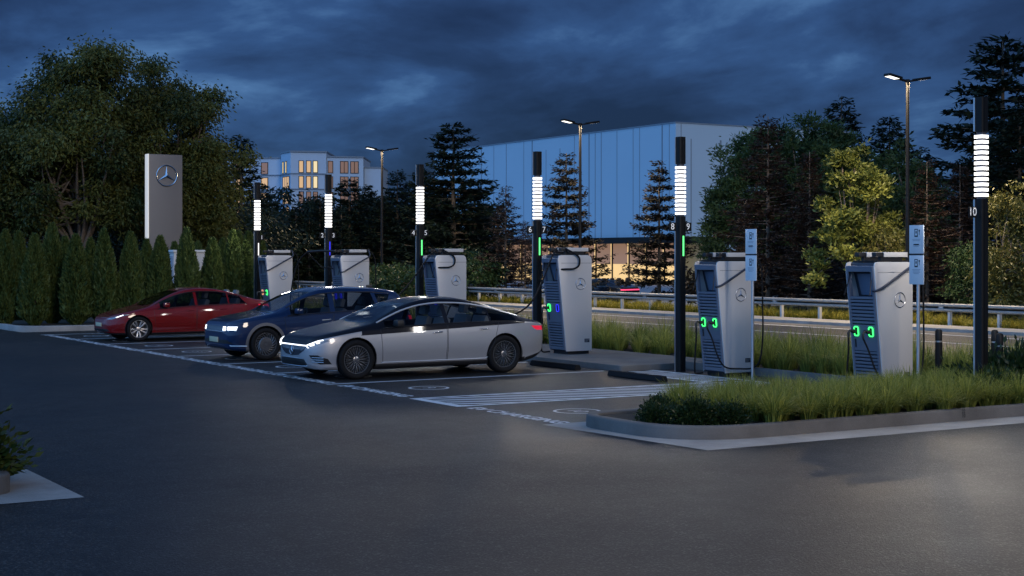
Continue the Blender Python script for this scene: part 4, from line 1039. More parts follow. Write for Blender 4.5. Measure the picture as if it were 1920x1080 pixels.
# ------------------------------------------------------------------ wheel stops, bollards
def wheel_stop(label, x, y):
    bm = bmesh.new(); prof = [(-.09, 0), (.09, 0), (.05, .105), (-.05, .105)]
    a = [bm.verts.new((p[0], -.85, p[1])) for p in prof]; b = [bm.verts.new((p[0], .85, p[1])) for p in prof]
    for k in range(4): bm.faces.new((a[k], a[(k + 1) % 4], b[(k + 1) % 4], b[k]))
    bm.faces.new(a[::-1]); bm.faces.new(b); bmesh.ops.recalc_face_normals(bm, faces=bm.faces[:])
    bmesh.ops.bevel(bm, geom=bm.edges[:], offset=.012, segments=2, affect='EDGES')
    o = obj('wheel_stop', bm, M_RUBBER, None, 40); o.location = (x, y, .008)
    return tag(o, label, 'wheel stop', 'wheel stops at the bay ends')
wheel_stop('black rubber wheel stop in the empty bay 9', 16.75, 22.82)
wheel_stop('black rubber wheel stop behind the silver car', 17.0, 26.0)
wheel_stop('black rubber wheel stop behind the blue car', 17.0, 31.9)
wheel_stop('black rubber wheel stop behind the red car', 17.0, 40.5)
def bollard(label, x, y, h=1.06):
    c = thing('bollard', label, 'bollard', (x, y, 0), 0, 'black bollards by the road')
    bm = bmesh.new(); tube(bm, [(0, 0, -.03), (0, 0, h - .22)], .062, 14); obj('shaft', bm, M_BLACK, c, 50)
    bm = bmesh.new(); tube(bm, [(0, 0, h - .2195), (0, 0, h - .195)], .052, 14); obj('neck', bm, M_ALU, c, 50)
    bm = bmesh.new(); tube(bm, [(0, 0, h - .1945), (0, 0, h - .03), (0, 0, h - .008), (0, 0, h)], [.06, .06, .045, .02], 14); obj('cap', bm, M_BLACK, c, 50)
bollard('black bollard to the right of the nearest charging station', *at(1760, 25.6))
bollard('black bollard right of pole 10, the taller looking and left one of the pair', *at(1865, 25.4))
bollard('black bollard right of pole 10, the right one of the pair', *at(1874, 24.3))

# ------------------------------------------------------------------ street lamps
def street_lamp(label, loc, power=620, h=8.2, spread=180, rz=0):
    c = thing('street_lamp', label, 'street lamp', loc, rz, 'double headed street lamps')
    bm = bmesh.new(); tube(bm, [(0, 0, -.1), (0, 0, 1.2), (0, 0, h - .1)], [.085, .08, .055], 12); tube(bm, [(0, 0, -.1), (0, 0, .25)], .12, 12); obj('mast', bm, M_POST, c, 50)
    bm = bmesh.new(); tube(bm, [(0, 0, h - .14), (0, 0, h + .04)], .075, 12); obj('collar', bm, M_BLACK, c, 50)
    for sg in (-1, 1):
        bm = bmesh.new()
        M = Matrix.Translation((0, 0, h - .03)) @ Euler((0, -sg * R(9), 0)).to_matrix().to_4x4()
        box(bm, sg * .06 if sg > 0 else -.42, .42 if sg > 0 else -.06, -.05, .05, -.03, .03, .01, M)
        box(bm, .38 if sg > 0 else -.98, .98 if sg > 0 else -.38, -.15, .15, -.025, .065, .02, M)
        hd = obj('lamp_head', bm, M_BLACK, c, 40)
        bm = bmesh.new(); fq = bm.faces.new([bm.verts.new(M @ Vector(p)) for p in ((sg * .50, -.125, -.0275), (sg * .95, -.125, -.0275), (sg * .95, .125, -.0275), (sg * .50, .125, -.0275))]); obj('lens', bm, M_LENS, hd, None)
        l = bpy.data.lights.new('lamp_light', 'AREA'); l.shape = 'RECTANGLE'; l.size = .42; l.size_y = .22; l.energy = power; l.color = (1.0, .76, .47); l.spread = R(spread)
        lo = bpy.data.objects.new('lamp_light', l); COL.objects.link(lo); lo.parent = hd; lo.location = (sg * .73, 0, h + .05); lo.rotation_euler = (0, -sg * R(9), 0)
    return c
street_lamp('double headed street lamp with the tallest mast, at the right by the road', (37.9, 36.3, 0))
street_lamp('double headed street lamp in front of the pale warehouse wall', (37.9, 55.9, 0))
street_lamp('double headed street lamp right of the apartment block, farthest of the three', (37.9, 75.6, 0))
street_lamp('double headed street lamp beside the near planter, lighting the asphalt', (13.6, 7.6, 0), 190, 8.2, 118, R(45))

# ------------------------------------------------------------------ guardrail
g = thing('guardrail', 'galvanised steel guardrail along the far side of the road', 'guardrail', (37.35, 60, 0))
prof = [(-.02, .50), (-.085, .53), (-.09, .575), (-.03, .61), (-.03, .66), (-.09, .695), (-.085, .745), (-.02, .775)]
bm = bmesh.new(); ys = [-48 + 4 * k for k in range(24)]
rows = [[bm.verts.new((x, y, z)) for x, z in prof] for y in (-48, 50)]
for k in range(len(prof) - 1): bm.faces.new((rows[0][k], rows[0][k + 1], rows[1][k + 1], rows[1][k]))
bmesh.ops.solidify(bm, geom=bm.faces[:], thickness=.006)
obj('rail', bm, M_GALV, g, 30)
for k in range(49):
    bm = bmesh.new(); box(bm, .0, .11, -.045, .045, -.1, .74); o = obj('post', bm, M_GALV, g, None); o.location = (0, -46 + 2 * k, 0)
    if k % 2 == 0:
        bm = bmesh.new(); box(bm, -.036, -.024, -.10, .10, .60, .67); 
        for a in (-.07, -.03, .03, .07): box(bm, -.046, -.036, a - .008, a + .008, .627, .643)
        o = obj('splice_bolt', bm, M_GALV, g, None); o.location = (0, -46 + 2 * k + .3, 0)

# ------------------------------------------------------------------ brand pylon and cabinet behind the hedge
py = thing('pylon_sign', 'tall grey pylon sign with a three-pointed star above the hedge', 'sign', (19.6, 58.3, 0))
M_PYL = mat('pylon_panel', (.20, .185, .175), .5, .2, var=.06, vscale=1.2)
bm = bmesh.new(); box(bm, -.68, .68, -.17, .17, -.05, 6.32, .02); obj('body', bm, M_PYL, py, 40)
bm = bmesh.new(); box(bm, -.735, -.684, -.18, .18, -.05, 6.325, .012); obj('edge_panel', bm, mat('lit_edge', (.66, .65, .63), .4, 0, var=0, emit=(1, .95, .86), es=.45), py, 40)
bm = bmesh.new(); star(bm, .41, Matrix.Translation((.03, -.19, 5.48)), .05); obj('emblem', bm, M_CHROME, py, 40)
bm = bmesh.new(); box(bm, -.67, .67, -.1725, -.1705, 2.46, 2.475); obj('panel_seam', bm, M_CHDARK, py, None)
cb = thing('equipment_cabinet', 'white equipment cabinet with a blue side door standing behind the hedge', 'cabinet', (18.75, 52.9, 0))
bm = bmesh.new(); box(bm, -.75, .95, -.4, .75, 0, 2.42, .02); obj('body', bm, mat('cabinet_white', (.62, .60, .57), .5, var=.06), cb, 40)
bm = bmesh.new(); box(bm, -.80, 1.0, -.45, .8, 2.425, 2.52, .02); obj('roof', bm, mat('cabinet_roof', (.7, .69, .66), .5, var=.05), cb, 40)
bm = bmesh.new(); box(bm, -.775, -.752, -.32, .66, .12, 2.3, .005); d_ = obj('door', bm, mat('cabinet_door', (.30, .33, .38), .5, var=.06), cb, 40)
bm = bmesh.new(); box(bm, -.79, -.776, -.22, -.18, 1.0, 1.2); obj('handle', bm, M_DARK, d_, None)
for ii, (hx, hy) in enumerate(((14.4, 50.4), (16.3, 50.2))):
    k = thing('utility_box', ('low' if ii else 'dark low') + ' utility box ' + ('nearer the cabinet' if ii else 'farther from the cabinet') + ' behind the hedge', 'utility box', (hx, hy, .1))
    bm = bmesh.new(); box(bm, -.35, .35, -.2, .2, 0, 1.1, .02); obj('body', bm, M_GALV, k, 40)
    bm = bmesh.new(); box(bm, -.37, .37, -.22, .22, 1.105, 1.15, .01); obj('lid', bm, M_BLACK, k, 40)

# ------------------------------------------------------------------ warehouse
M_WALLW = mat('warehouse_panel', (.43, .57, .66), .6, var=.05, vscale=.25, bump=.02, bscale=3); M_JOINT = mat('panel_joint', (.20, .25, .30), .7, var=.1)
M_WIN = mat('lit_window', (.2, .15, .08), .2, var=0, emit=(1.0, .66, .27), es=.95); M_BLIND = mat('lit_blind', (.2, .13, .1), .6, var=0, emit=(.60, .34, .20), es=.42)
wh = thing('warehouse', 'large pale blue windowless hall with a lit glazed ground floor', 'building', (74, 95.6, 0))
WL, WD, WH, GH = 19.0, 40.0, 12.9, 3.35
bm = bmesh.new(); box(bm, 0, WL, 0, WD, GH + .5, WH); box(bm, 4.0, WL - .01, .01, WD - .01, -.1, GH + .4995); obj('wall', bm, M_WALLW, wh, None)
random.seed(4); bm = bmesh.new(); y = .8
while y < WD - 1:
    box(bm, -.02, -.001, y, y + random.choice((.05, .07, .14)), GH + .52, WH - random.choice((.05, .05, 1.0))); y += random.choice((.9, 1.5, 2.3, 3.1))
x = .5
while x < WL - 1:
    box(bm, x, x + random.choice((.06, .08, .16)), -.02, -.001, GH + .52, WH - random.choice((.05, .05, 1.2))); x += random.choice((1.0, 2.2, 3.0, 3.6))
obj('panel_joint', bm, M_JOINT, wh, None)
bm = bmesh.new(); box(bm, -.06, WL + .02, -.06, WD + .02, WH + .002, WH + .09); obj('roof_edge', bm, M_JOINT, wh, None)
bm = bmesh.new(); box(bm, -.35, 3.99, -.02, WD, GH, GH + .498); obj('lintel', bm, M_BLACK, wh, None)
for k in range(16):
    y0 = .3 + 2.45 * k
    bm = bmesh.new(); box(bm, 1.0, 1.12, y0, y0 + .14, -.05, GH - .002); box(bm, 1.0, 1.12, y0 + .1405, y0 + 2.449, -.05, .12); w_ = obj('window', bm, M_BLACK, wh, None)
    bm = bmesh.new(); box(bm, 1.06, 1.08, y0 + .145, y0 + 2.445, .125, 1.62); obj('pane', bm, M_WIN, w_, None)
    bm = bmesh.new(); box(bm, 1.06, 1.08, y0 + .145 + .22, y0 + 2.445, 1.625, GH - .004); obj('blind', bm, M_BLIND, w_, None)
    bm = bmesh.new(); box(bm, 1.06, 1.08, y0 + .145, y0 + .36, 1.625, GH - .004); obj('pane', bm, M_WIN, w_, None)

# ------------------------------------------------------------------ apartment block
ax_, ay_ = at(545, 292)
ap = thing('apartment_block', 'white stepped apartment block with tall lit windows far behind the trees', 'building', (ax_, ay_, 0), -YAW)
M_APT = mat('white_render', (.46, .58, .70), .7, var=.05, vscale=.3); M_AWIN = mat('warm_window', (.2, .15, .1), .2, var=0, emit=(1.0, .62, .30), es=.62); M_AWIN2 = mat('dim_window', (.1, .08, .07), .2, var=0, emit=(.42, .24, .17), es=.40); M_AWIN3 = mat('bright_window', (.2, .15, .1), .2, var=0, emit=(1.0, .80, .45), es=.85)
blocks = [('wall', [(0, 0), (6.7, 1.6), (6.7, 20), (-2.7, 20), (-2.7, 5.6)], 22.4), ('wall', [(-2.75, 5.9), (-2.75, 18), (-14, 18), (-14, 7.6)], 21.5), ('wall', [(6.75, 1.9), (13.7, 3.6), (13.7, 18), (6.75, 18)], 21.5), ('wall', [(13.75, 5.2), (17.3, 6), (17.3, 18), (13.75, 18)], 19.6)]
for nm, poly, zt in blocks:
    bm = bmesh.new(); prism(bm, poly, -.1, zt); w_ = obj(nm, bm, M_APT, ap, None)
    c_ = Vector((sum(p[0] for p in poly) / len(poly), sum(p[1] for p in poly) / len(poly)))
    bm = bmesh.new(); prism(bm, [tuple(c_ + (Vector(p) - c_) * 1.03) for p in poly], zt + .002, zt + .28); obj('roof_edge', bm, M_JOINT, w_, None)
def face_box(bm, A, B, t0, t1, z0, z1, n0, n1):
    A, B = Vector(A), Vector(B); d = (B - A).normalized(); L_ = (B - A).length; n = Vector((d.y, -d.x))
    v = []
    for nn in (n0, n1):
        for z in (z0, z1):
            for t in (t0, t1):
                p = A + d * t + n * nn; v.append(bm.verts.new((p.x, p.y, z)))
    for f in ((0, 1, 3, 2), (4, 6, 7, 5), (0, 4, 5, 1), (2, 3, 7, 6), (0, 2, 6, 4), (1, 5, 7, 3)): bm.faces.new([v[i] for i in f])
def apt_window(A, B, t0, t1, z0, z1, m, panes=1):
    bm = bmesh.new()
    for a, b, c, d in ((t0 - .12, t1 + .12, z0 - .12, z0), (t0 - .12, t1 + .12, z1, z1 + .12), (t0 - .12, t0, z0, z1), (t1, t1 + .12, z0, z1)): face_box(bm, A, B, a, b, c, d, .0, .10)
    for k in range(1, panes): tt = t0 + (t1 - t0) * k / panes; face_box(bm, A, B, tt - .06, tt + .06, z0, z1, .03, .09)
    f = obj('window', bm, M_BLACK, ap, None)
    bm = bmesh.new(); face_box(bm, A, B, t0, t1, z0, z1, .02, .028); obj('pane', bm, m, f, None)
Fm, Fl, Fr = ((0, 0), (6.7, 1.6)), ((-2.7, 5.6), (0, 0)), ((6.75, 1.9), (13.7, 3.6))
for r_ in range(4):
    z1 = 20.7 - 3.0 * r_; z0 = z1 - 2.15
    for t, m in ((1.65, M_AWIN), (3.1, M_AWIN), (4.4, M_AWIN3)): apt_window(*Fm, t, t + .72, z0, z1, m if r_ < 2 else M_AWIN2)
    for t, w2 in ((.3, .8), (2.7, 1.4), (4.7, 1.4)): apt_window(*Fr, t, t + w2, z0, z1, M_AWIN2, 2 if w2 > 1 else 1)
    if r_ == 0:
        for t in (1.0, 2.9): apt_window(*Fl, t, t + .75, z0, z1, M_AWIN3)
    else: apt_window(*Fl, 1.3, 5.3, z0, z1, M_AWIN, 3)
    for t in (2.2, 7.4): apt_window((-14, 7.6), (-2.75, 5.9), t, t + 1.2, z0, z1, M_AWIN if r_ else M_AWIN2)
bm = bmesh.new()
for z in (18.35, 15.35, 12.35):
    face_box(bm, *Fm, -.02, 6.8, z - .16, z, .11, .28); face_box(bm, *Fl, 0, 6.2, z - .16, z, .11, .30); face_box(bm, (-14, 7.6), (-2.75, 5.9), 0, 11.4, z - .16, z, .11, .28)
obj('cornice', bm, M_JOINT, ap, None)

# ------------------------------------------------------------------ vegetation
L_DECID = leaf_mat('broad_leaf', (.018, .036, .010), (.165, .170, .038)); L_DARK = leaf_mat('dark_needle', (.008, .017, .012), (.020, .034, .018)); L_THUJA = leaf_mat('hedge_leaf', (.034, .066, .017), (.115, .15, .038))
L_LARCH = leaf_mat('rusty_needle', (.022, .014, .010), (.066, .037, .024)); L_PINE = leaf_mat('pine_needle', (.018, .042, .016), (.065, .11, .034)); L_LIGHT = leaf_mat('bright_leaf', (.022, .045, .012), (.25, .27, .060), .45)
L_SHRUB = leaf_mat('shrub_leaf', (.010, .024, .008), (.035, .06, .018), .35); L_GRASS = leaf_mat('grass_blade', (.070, .115, .020), (.43, .42, .085), .5, .35); L_YGRASS = leaf_mat('verge_grass', (.14, .14, .016), (.40, .34, .05), .55, .3)
L_OLIVE = leaf_mat('olive_leaf', (.05, .060, .014), (.15, .14, .035), .45)

def unit(a): return a / np.maximum(np.linalg.norm(a, axis=1, keepdims=True), 1e-9)
def leaf_quads(c, d, ln, wd, rng, mid=.45, flat=None):
    """pointed leaves: centres c, directions d, lengths, widths"""
    n = len(c); d = unit(d); r = rng.normal(size=(n, 3))
    if flat is not None: r = r * (1 - flat) + np.array([0, 0, 1.0]) * flat * 2
    s = unit(np.cross(d, r)); ln = np.asarray(ln).reshape(-1, 1) * np.ones((n, 1)); wd = np.asarray(wd).reshape(-1, 1) * np.ones((n, 1))
    base = c - d * ln * .5; m = base + d * ln * mid
    return np.stack([base, m + s * wd * .5, base + d * ln, m - s * wd * .5], axis=1)

def trunk_mesh(bm, h, r0, r1, lean=(0, 0), seg=9, z0=-.15):
    tube(bm, [(lean[0] * t * t, lean[1] * t * t, z0 + (h - z0) * t) for t in (0, .06, .3, .6, 1)], [r0 * 1.35, r0, r0 * .8 + r1 * .2, r0 * .45 + r1 * .55, r1], seg)

def broadleaf_tree(name, label, cat, loc, seed, lobes, n_cl, n_lf, ll, m, tr=.22, fork=1.8, cl_r=(.5, .95), droop=.5, limbs=16, group=None, bark=None, aspect=.42, rz=0, tight=.55):
    rng = np.random.default_rng(seed); t = thing(name, label, cat, loc, rz, group)
    vol = np.array([l[3] * l[4] * l[5] for l in lobes]); pick = rng.choice(len(lobes), n_cl, p=vol / vol.sum())
    d = unit(rng.normal(size=(n_cl, 3))); rad = rng.uniform(.35, 1.0, n_cl) ** .55 * rng.uniform(.86, 1.12, n_cl)
    Lb = np.array(lobes, float); C = Lb[pick, :3] + d * Lb[pick, 3:] * rad[:, None]
    C = C[C[:, 2] > .5]; n_cl = len(C)
    cr = rng.uniform(*cl_r, n_cl)
    cnt = np.maximum(10, (n_lf * (cr / np.mean(cl_r)) ** 2).astype(int)); idx = np.repeat(np.arange(n_cl), cnt); n = len(idx)
    off = rng.normal(size=(n, 3)) * np.array([tight, tight, tight * .66]); P_ = C[idx] + off * cr[idx, None]
    dr = off * np.array([1, 1, .4]) + rng.normal(size=(n, 3)) * .45; dr[:, 2] -= droop
    V = leaf_quads(P_, dr, ll * rng.uniform(.7, 1.35, n), ll * aspect * rng.uniform(.7, 1.2, n), rng)
    tint = np.clip(rng.uniform(.15, .85, n_cl)[idx] + rng.normal(size=n) * .18, 0, 1)
    link('crown', quads_mesh('crown', V, tint), m, t)
    bm = bmesh.new(); trunk_mesh(bm, fork, tr, tr * .72)
    order = rng.choice(n_cl, min(limbs * 4, n_cl), replace=False)
    for k, i in enumerate(order[:limbs]):
        e = C[i]; mid = np.array([e[0] * .38, e[1] * .38, fork + (e[2] - fork) * .45]) + rng.normal(size=3) * .15
        tube(bm, curve_pts([(0, 0, fork - .25), (e[0] * .10, e[1] * .10, fork + .35), mid, e], 4), list(np.linspace(tr * .55, .025, 13)), 6)
        for j in order[limbs + 3 * k:limbs + 3 * k + 3]:
            if np.linalg.norm(C[j] - mid) < 4: tube(bm, curve_pts([mid, mid * .5 + C[j] * .5 + rng.normal(size=3) * .2, C[j]], 3), list(np.linspace(tr * .22, .012, 7)), 5)
    obj('trunk', bm, bark or M_BARK2, t, 60)
    return t

def conifer_mesh(seed, h, r, m, nb=90, z0=.12, slope=.0, tipup=.12, sp_len=.34, sp_w=.09, dens=13, tr=.14, bare=.1, shape=.85, jit=.25, bark=None, gap=0):
    rng = np.random.default_rng(seed); bm = bmesh.new(); trunk_mesh(bm, h, tr, .015)
    cs, ds, ls, ts = [], [], [], []
    for k in range(nb):
        f = (k + rng.uniform(0, .8)) / nb; z = h * (z0 + (1 - z0) * f ** .92)
        if gap: z = h * (z0 + (1 - z0) * (round(f * gap) + rng.normal() * .13) / gap); z = min(z, h * .985)
        a = k * 2.399963 + rng.normal() * .3; fr = max(0, (h - z) / (h * (1 - z0)))
        L_ = (r * fr ** shape) * rng.uniform(1 - jit, 1 + jit * .8) + .12
        u = np.array([math.cos(a), math.sin(a), 0]); nt_ = max(4, int(L_ * dens))
        tt = np.sort(rng.uniform(bare, 1, nt_)); sl = slope + rng.normal() * .05
        pz = sl * tt * L_ + tipup * L_ * tt ** 2.5
        P_ = np.stack([u[0] * tt * L_, u[1] * tt * L_, z + pz], 1)
        if L_ > .5 and fr > .03:
            q = np.linspace(0, .92, 5); tube(bm, [(u[0] * x * L_, u[1] * x * L_, z + sl * x * L_ + tipup * L_ * x ** 2.5) for x in q], list(np.linspace(.012 + .012 * L_, .006, 5)), 4, False)
        w = np.array([-u[1], u[0], 0]); sgn = rng.choice([-1, 1], nt_)[:, None]
        spread = rng.uniform(.3, 1.1, nt_)[:, None] * (1.15 - tt[:, None] * .6)
        d = u[None, :] * .75 + w[None, :] * sgn * spread + rng.normal(size=(nt_, 3)) * .16; d[:, 2] += rng.normal(size=nt_) * .12 + slope * .3
        l = sp_len * rng.uniform(.7, 1.3, nt_) * (1.15 - .45 * tt)
        for rep in range(2):
            cs.append(P_ + unit(d) * l[:, None] * (.35 + rep * .55) + rng.normal(size=(nt_, 3)) * .05); ds.append(d + rng.normal(size=(nt_, 3)) * .25); ls.append(l * (1 - .25 * rep)); ts.append(np.clip(rng.uniform(.1, .8) + rng.normal(size=nt_) * .15, 0, 1))
    c, d, l, tn = np.concatenate(cs), np.concatenate(ds), np.concatenate(ls), np.concatenate(ts)
    V = leaf_quads(c, d, l, sp_w * rng.uniform(.7, 1.3, len(c)), rng, .5, .55)
    tm = bpy.data.meshes.new('trunk'); bm.to_mesh(tm); bm.free(); tm.materials.append(bark or M_BARK); tm.shade_smooth()
    cm = quads_mesh('crown', V, tn); cm.materials.append(m)
    return tm, cm
def plant(name, meshes, label, cat, loc, rz=0, sc=1, group=None, parts=('trunk', 'crown')):
    t = thing(name, label, cat, loc, rz, group); t.scale = (sc,) * 3 if not isinstance(sc, tuple) else sc
    for nm, me in zip(parts, meshes): link(nm, me, None, t)
    return t
def A3(px, d, z=0): x, y = at(px, d); return (x, y, z)

# big broadleaf trees at the left
big = [('tall broadleaf tree at the left edge of the photo, lowest of the three big ones', A3(5, 64), [(0, 0, 5.0, 3.6, 3.6, 2.6), (1.2, 0, 4.0, 2.6, 2.6, 1.6)], 3),
       ('tallest broadleaf tree, its trunk forking just above the hedge', A3(152, 63), [(.1, 0, 6.6, 2.7, 3.2, 3.0), (-1.5, 0, 5.2, 2.2, 2.8, 2.4), (.3, 0, 9.3, 1.5, 2, 1.5), (1.4, 0, 4.6, 1.9, 2.4, 1.6)], 4),
       ('broad rounded broadleaf tree behind the grey pylon sign', A3(312, 66), [(.1, 0, 6.6, 2.7, 3.2, 2.9), (1.2, 0, 5.2, 2.2, 2.6, 2.4), (.0, 0, 8.6, 1.8, 2, 1.6), (.6, 0, 3.9, 2.4, 2.6, 1.5)], 5)]
for lab, loc, lobes, sd in big:
    lobes = [(a * 1.06, b, c * 1.07, d * 1.05, e, f * 1.07) for a, b, c, d, e, f in lobes]
    broadleaf_tree('broadleaf_tree', lab, 'tree', loc, sd, lobes, 150, 430, .185, L_DECID, tr=.26, fork=2.3, limbs=20, droop=.55, cl_r=(.55, 1.2), tight=.42, group='big broadleaf trees at the left')
broadleaf_tree('bushy_tree', 'dark bushy tree filling the gap under the big trees behind the hedge', 'tree', A3(90, 74), 9, [(0, 0, 2.6, 5.5, 3, 2.4), (4, 0, 2.5, 4.5, 3, 2.2)], 190, 70, .26, L_DARK, tr=.2, fork=1.2, limbs=6)
broadleaf_tree('bushy_tree', 'dark bushy tree behind the pylon sign, right of the big trees', 'tree', A3(330, 78), 10, [(0, 0, 2.8, 5.0, 3, 2.8), (4, 0, 2.6, 3.0, 3, 2.6)], 190, 70, .26, L_DARK, tr=.2, fork=1.2, limbs=6)

# clipped hedge conifers
rng = np.random.default_rng(21)
def thuja_mesh(seed, h=3.0, r=.44, n=7500):
    rng = np.random.default_rng(seed); z = rng.beta(1.1, 1.25, n) * h; f = z / h
    pr = r * np.minimum(1, (f / .12 + .25) * .8) * (1 - f ** 1.9) ** .75 + .02
    a = rng.uniform(0, 2 * PI, n); lump = 1 + .10 * np.sin(a * 3 + z * 2.1 + seed) + .07 * np.sin(a * 7 - z * 4.3)
    q = rng.uniform(.45, 1.04, n) ** .5 * pr * lump
    P_ = np.stack([np.cos(a) * q, np.sin(a) * q, z + .02], 1); d = np.stack([np.cos(a) * .55, np.sin(a) * .55, np.ones(n) * 1.0], 1) + rng.normal(size=(n, 3)) * .25
    V = leaf_quads(P_, d, .17 * rng.uniform(.6, 1.4, n), .055 * rng.uniform(.7, 1.3, n), rng, .5)
    cm = quads_mesh('foliage', V, np.clip(.5 + .2 * np.sin(a * 5 + z * 3) + rng.normal(size=n) * .22, 0, 1)); cm.materials.append(L_THUJA)
    bm = bmesh.new(); tube(bm, [(0, 0, -.05), (0, 0, h * .9)], [.05, .01], 6); tm = bpy.data.meshes.new('stem'); bm.to_mesh(tm); bm.free(); tm.materials.append(M_BARK)
    return tm, cm
TH = [thuja_mesh(s) for s in (1, 2, 3)]
front = [(10, 47.9, 1.0), (65, 47.6, .98), (98, 48.9, 1.03), (142, 47.9, 1.0), (195, 48.2, .97), (245, 48.6, 1.0), (300, 49.0, .95), (350, 49.2, .99), (398, 49.6, .97), (437, 50.0, .96), (462, 50.4, .92)]
back = [(35, 51.5, 1.0), (122, 52.0, .95), (170, 52.0, .93), (275, 52.5, .92), (327, 55.6, .9), (372, 55.8, .9), (418, 53.6, .93)]
words = ['first', 'second', 'third', 'fourth', 'fifth', 'sixth', 'seventh', 'eighth', 'ninth', 'tenth', 'eleventh']
for i, (px, d, s) in enumerate(front):
    plant('hedge_conifer', TH[i % 3], f'narrow clipped conifer, {words[i]} from the left in the front row behind the kerb', 'conifer', A3(px, d, .1), i * 1.3, (s * 1.05, s * (1 + .12 * math.sin(i * 2.4)), s * (1 + .05 * math.sin(i * 3.7))), 'clipped conifers of the hedge', ('stem', 'foliage'))
for i, (px, d, s) in enumerate(back):
    plant('hedge_conifer', TH[(i + 1) % 3], f'narrow clipped conifer, {words[i]} from the left in the back row of the hedge', 'conifer', A3(px, d, .1), i * 2.1, s, 'clipped conifers of the hedge', ('stem', 'foliage'))
for i, (px, d) in enumerate(((447, 56), (466, 57), (484, 58.5))):
    plant('hedge_conifer', TH[i], f'yellow lit narrow conifer beyond pole 1, {words[i]} from the left of three', 'conifer', A3(px, d, 0), i * 2, (1.2, 1.2, 1.06), 'clipped conifers of the hedge', ('stem', 'foliage'))

# dark conifers behind the road
CD = [conifer_mesh(31, 9, 2.6, L_DARK, nb=110, slope=-.05, tipup=.16, dens=27, sp_len=.42, sp_w=.115, gap=22, tr=.2), conifer_mesh(32, 9, 3.3, L_DARK, nb=110, slope=.0, tipup=.10, dens=26, sp_len=.45, sp_w=.125, gap=18, shape=.6, tr=.2), conifer_mesh(33, 9, 2.9, L_DARK, nb=110, slope=-.12, tipup=.2, dens=27, sp_len=.42, sp_w=.12, shape=.7, tr=.2)]
darks = [(452, 92, 0, 1.08, 'tall dark conifer between the big broadleaf trees and pole 1'), (492, 98, 2, .66, 'dark conifer whose branches cover the left side of the apartment block'), (555, 95, 1, .56, 'broad dark conifer in front of the lower apartment windows'), (600, 96, 0, .70, 'dark conifer with its tip between poles 1 and 3 and the street lamp'), (655, 97, 1, .80, 'broad dark conifer in front of the right wing of the apartment block'), (690, 104, 2, .80, 'dark conifer just left of the farthest street lamp mast'),
         (745, 98, 0, .88, 'dark conifer just right of the farthest street lamp mast'), (790, 103, 2, .92, 'dark conifer behind the pole numbered 5'), (850, 93, 1, 1.16, 'tallest dark conifer left of the warehouse, with layered branches'), (835, 97, 2, .80, 'lower dark conifer in front of the tallest dark one'), (890, 96, 0, .74, 'dark conifer against the left end of the warehouse wall'), (715, 95, 2, .68, 'low dark conifer behind the farthest street lamp'), (580, 94, 2, .52, 'low dark conifer behind the station with the swung boom'), (640, 93, 0, .60, 'low dark conifer above the roof of the blue car')]
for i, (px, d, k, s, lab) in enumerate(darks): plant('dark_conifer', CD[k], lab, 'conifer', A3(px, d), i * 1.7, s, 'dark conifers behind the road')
for i, (px, d, sd) in enumerate(((760, 106, 41), (520, 108, 42), (690, 112, 43), (850, 108, 44), (600, 111, 45))):
    broadleaf_tree('bushy_tree', 'dark bushy tree behind the conifers, ' + ('right of the farthest street lamp', 'below the apartment block', 'behind the farthest street lamp', 'left of the warehouse wall', 'between poles 1 and 3')[i], 'tree', A3(px, d), sd, [(0, 0, 3.2, 4.6, 3.5, 3.3 + .5 * (i % 2))], 130, 60, .38, L_DARK, tr=.2, fork=1.4, limbs=6)
for i, (px, d, sd, h) in enumerate(((868, 80, 51, 2.3), (880, 76, 52, 1.9), (728, 78, 53, 1.6), (770, 76, 54, 1.5))):
    broadleaf_tree('green_shrub', 'rounded green shrub beyond the guardrail, ' + ('behind the station numbered 5', 'left of the first rusty larch', 'at the farthest street lamp foot', 'left of the pole numbered 5')[i], 'shrub', A3(px, d), sd, [(0, 0, h * .55, 1.7, 1.5, h * .55)], 70, 70, .22, L_PINE, tr=.08, fork=.5, limbs=6, cl_r=(.35, .6))

# rusty larches along the road
LA = [conifer_mesh(61, 7, 2.0, L_LARCH, nb=95, slope=.02, tipup=.05, dens=40, sp_len=.28, sp_w=.065, z0=.09, tr=.10, jit=.4, bark=M_BARK2), conifer_mesh(62, 7, 1.9, L_LARCH, nb=80, slope=-.04, tipup=.12, dens=38, sp_len=.28, sp_w=.065, z0=.12, tr=.10, jit=.5, bark=M_BARK2), conifer_mesh(63, 7, 1.8, L_LARCH, nb=110, slope=.06, tipup=.02, dens=40, sp_len=.26, sp_w=.062, z0=.08, tr=.10, jit=.45, bark=M_BARK2)]
SP = [conifer_mesh(64, 7, 1.95, leaf_mat('dark_brown_needle', (.008, .010, .008), (.028, .022, .016)), nb=105, slope=-.10, tipup=.22, dens=38, sp_len=.30, sp_w=.085, z0=.12, tr=.10, jit=.35, gap=15, bark=M_BARK), conifer_mesh(65, 7, 1.8, leaf_mat('dark_brown_needle', (0, 0, 0), (0, 0, 0)), nb=105, slope=-.06, tipup=.2, dens=38, sp_len=.30, sp_w=.085, z0=.10, tr=.10, jit=.4, gap=14, bark=M_BARK)]
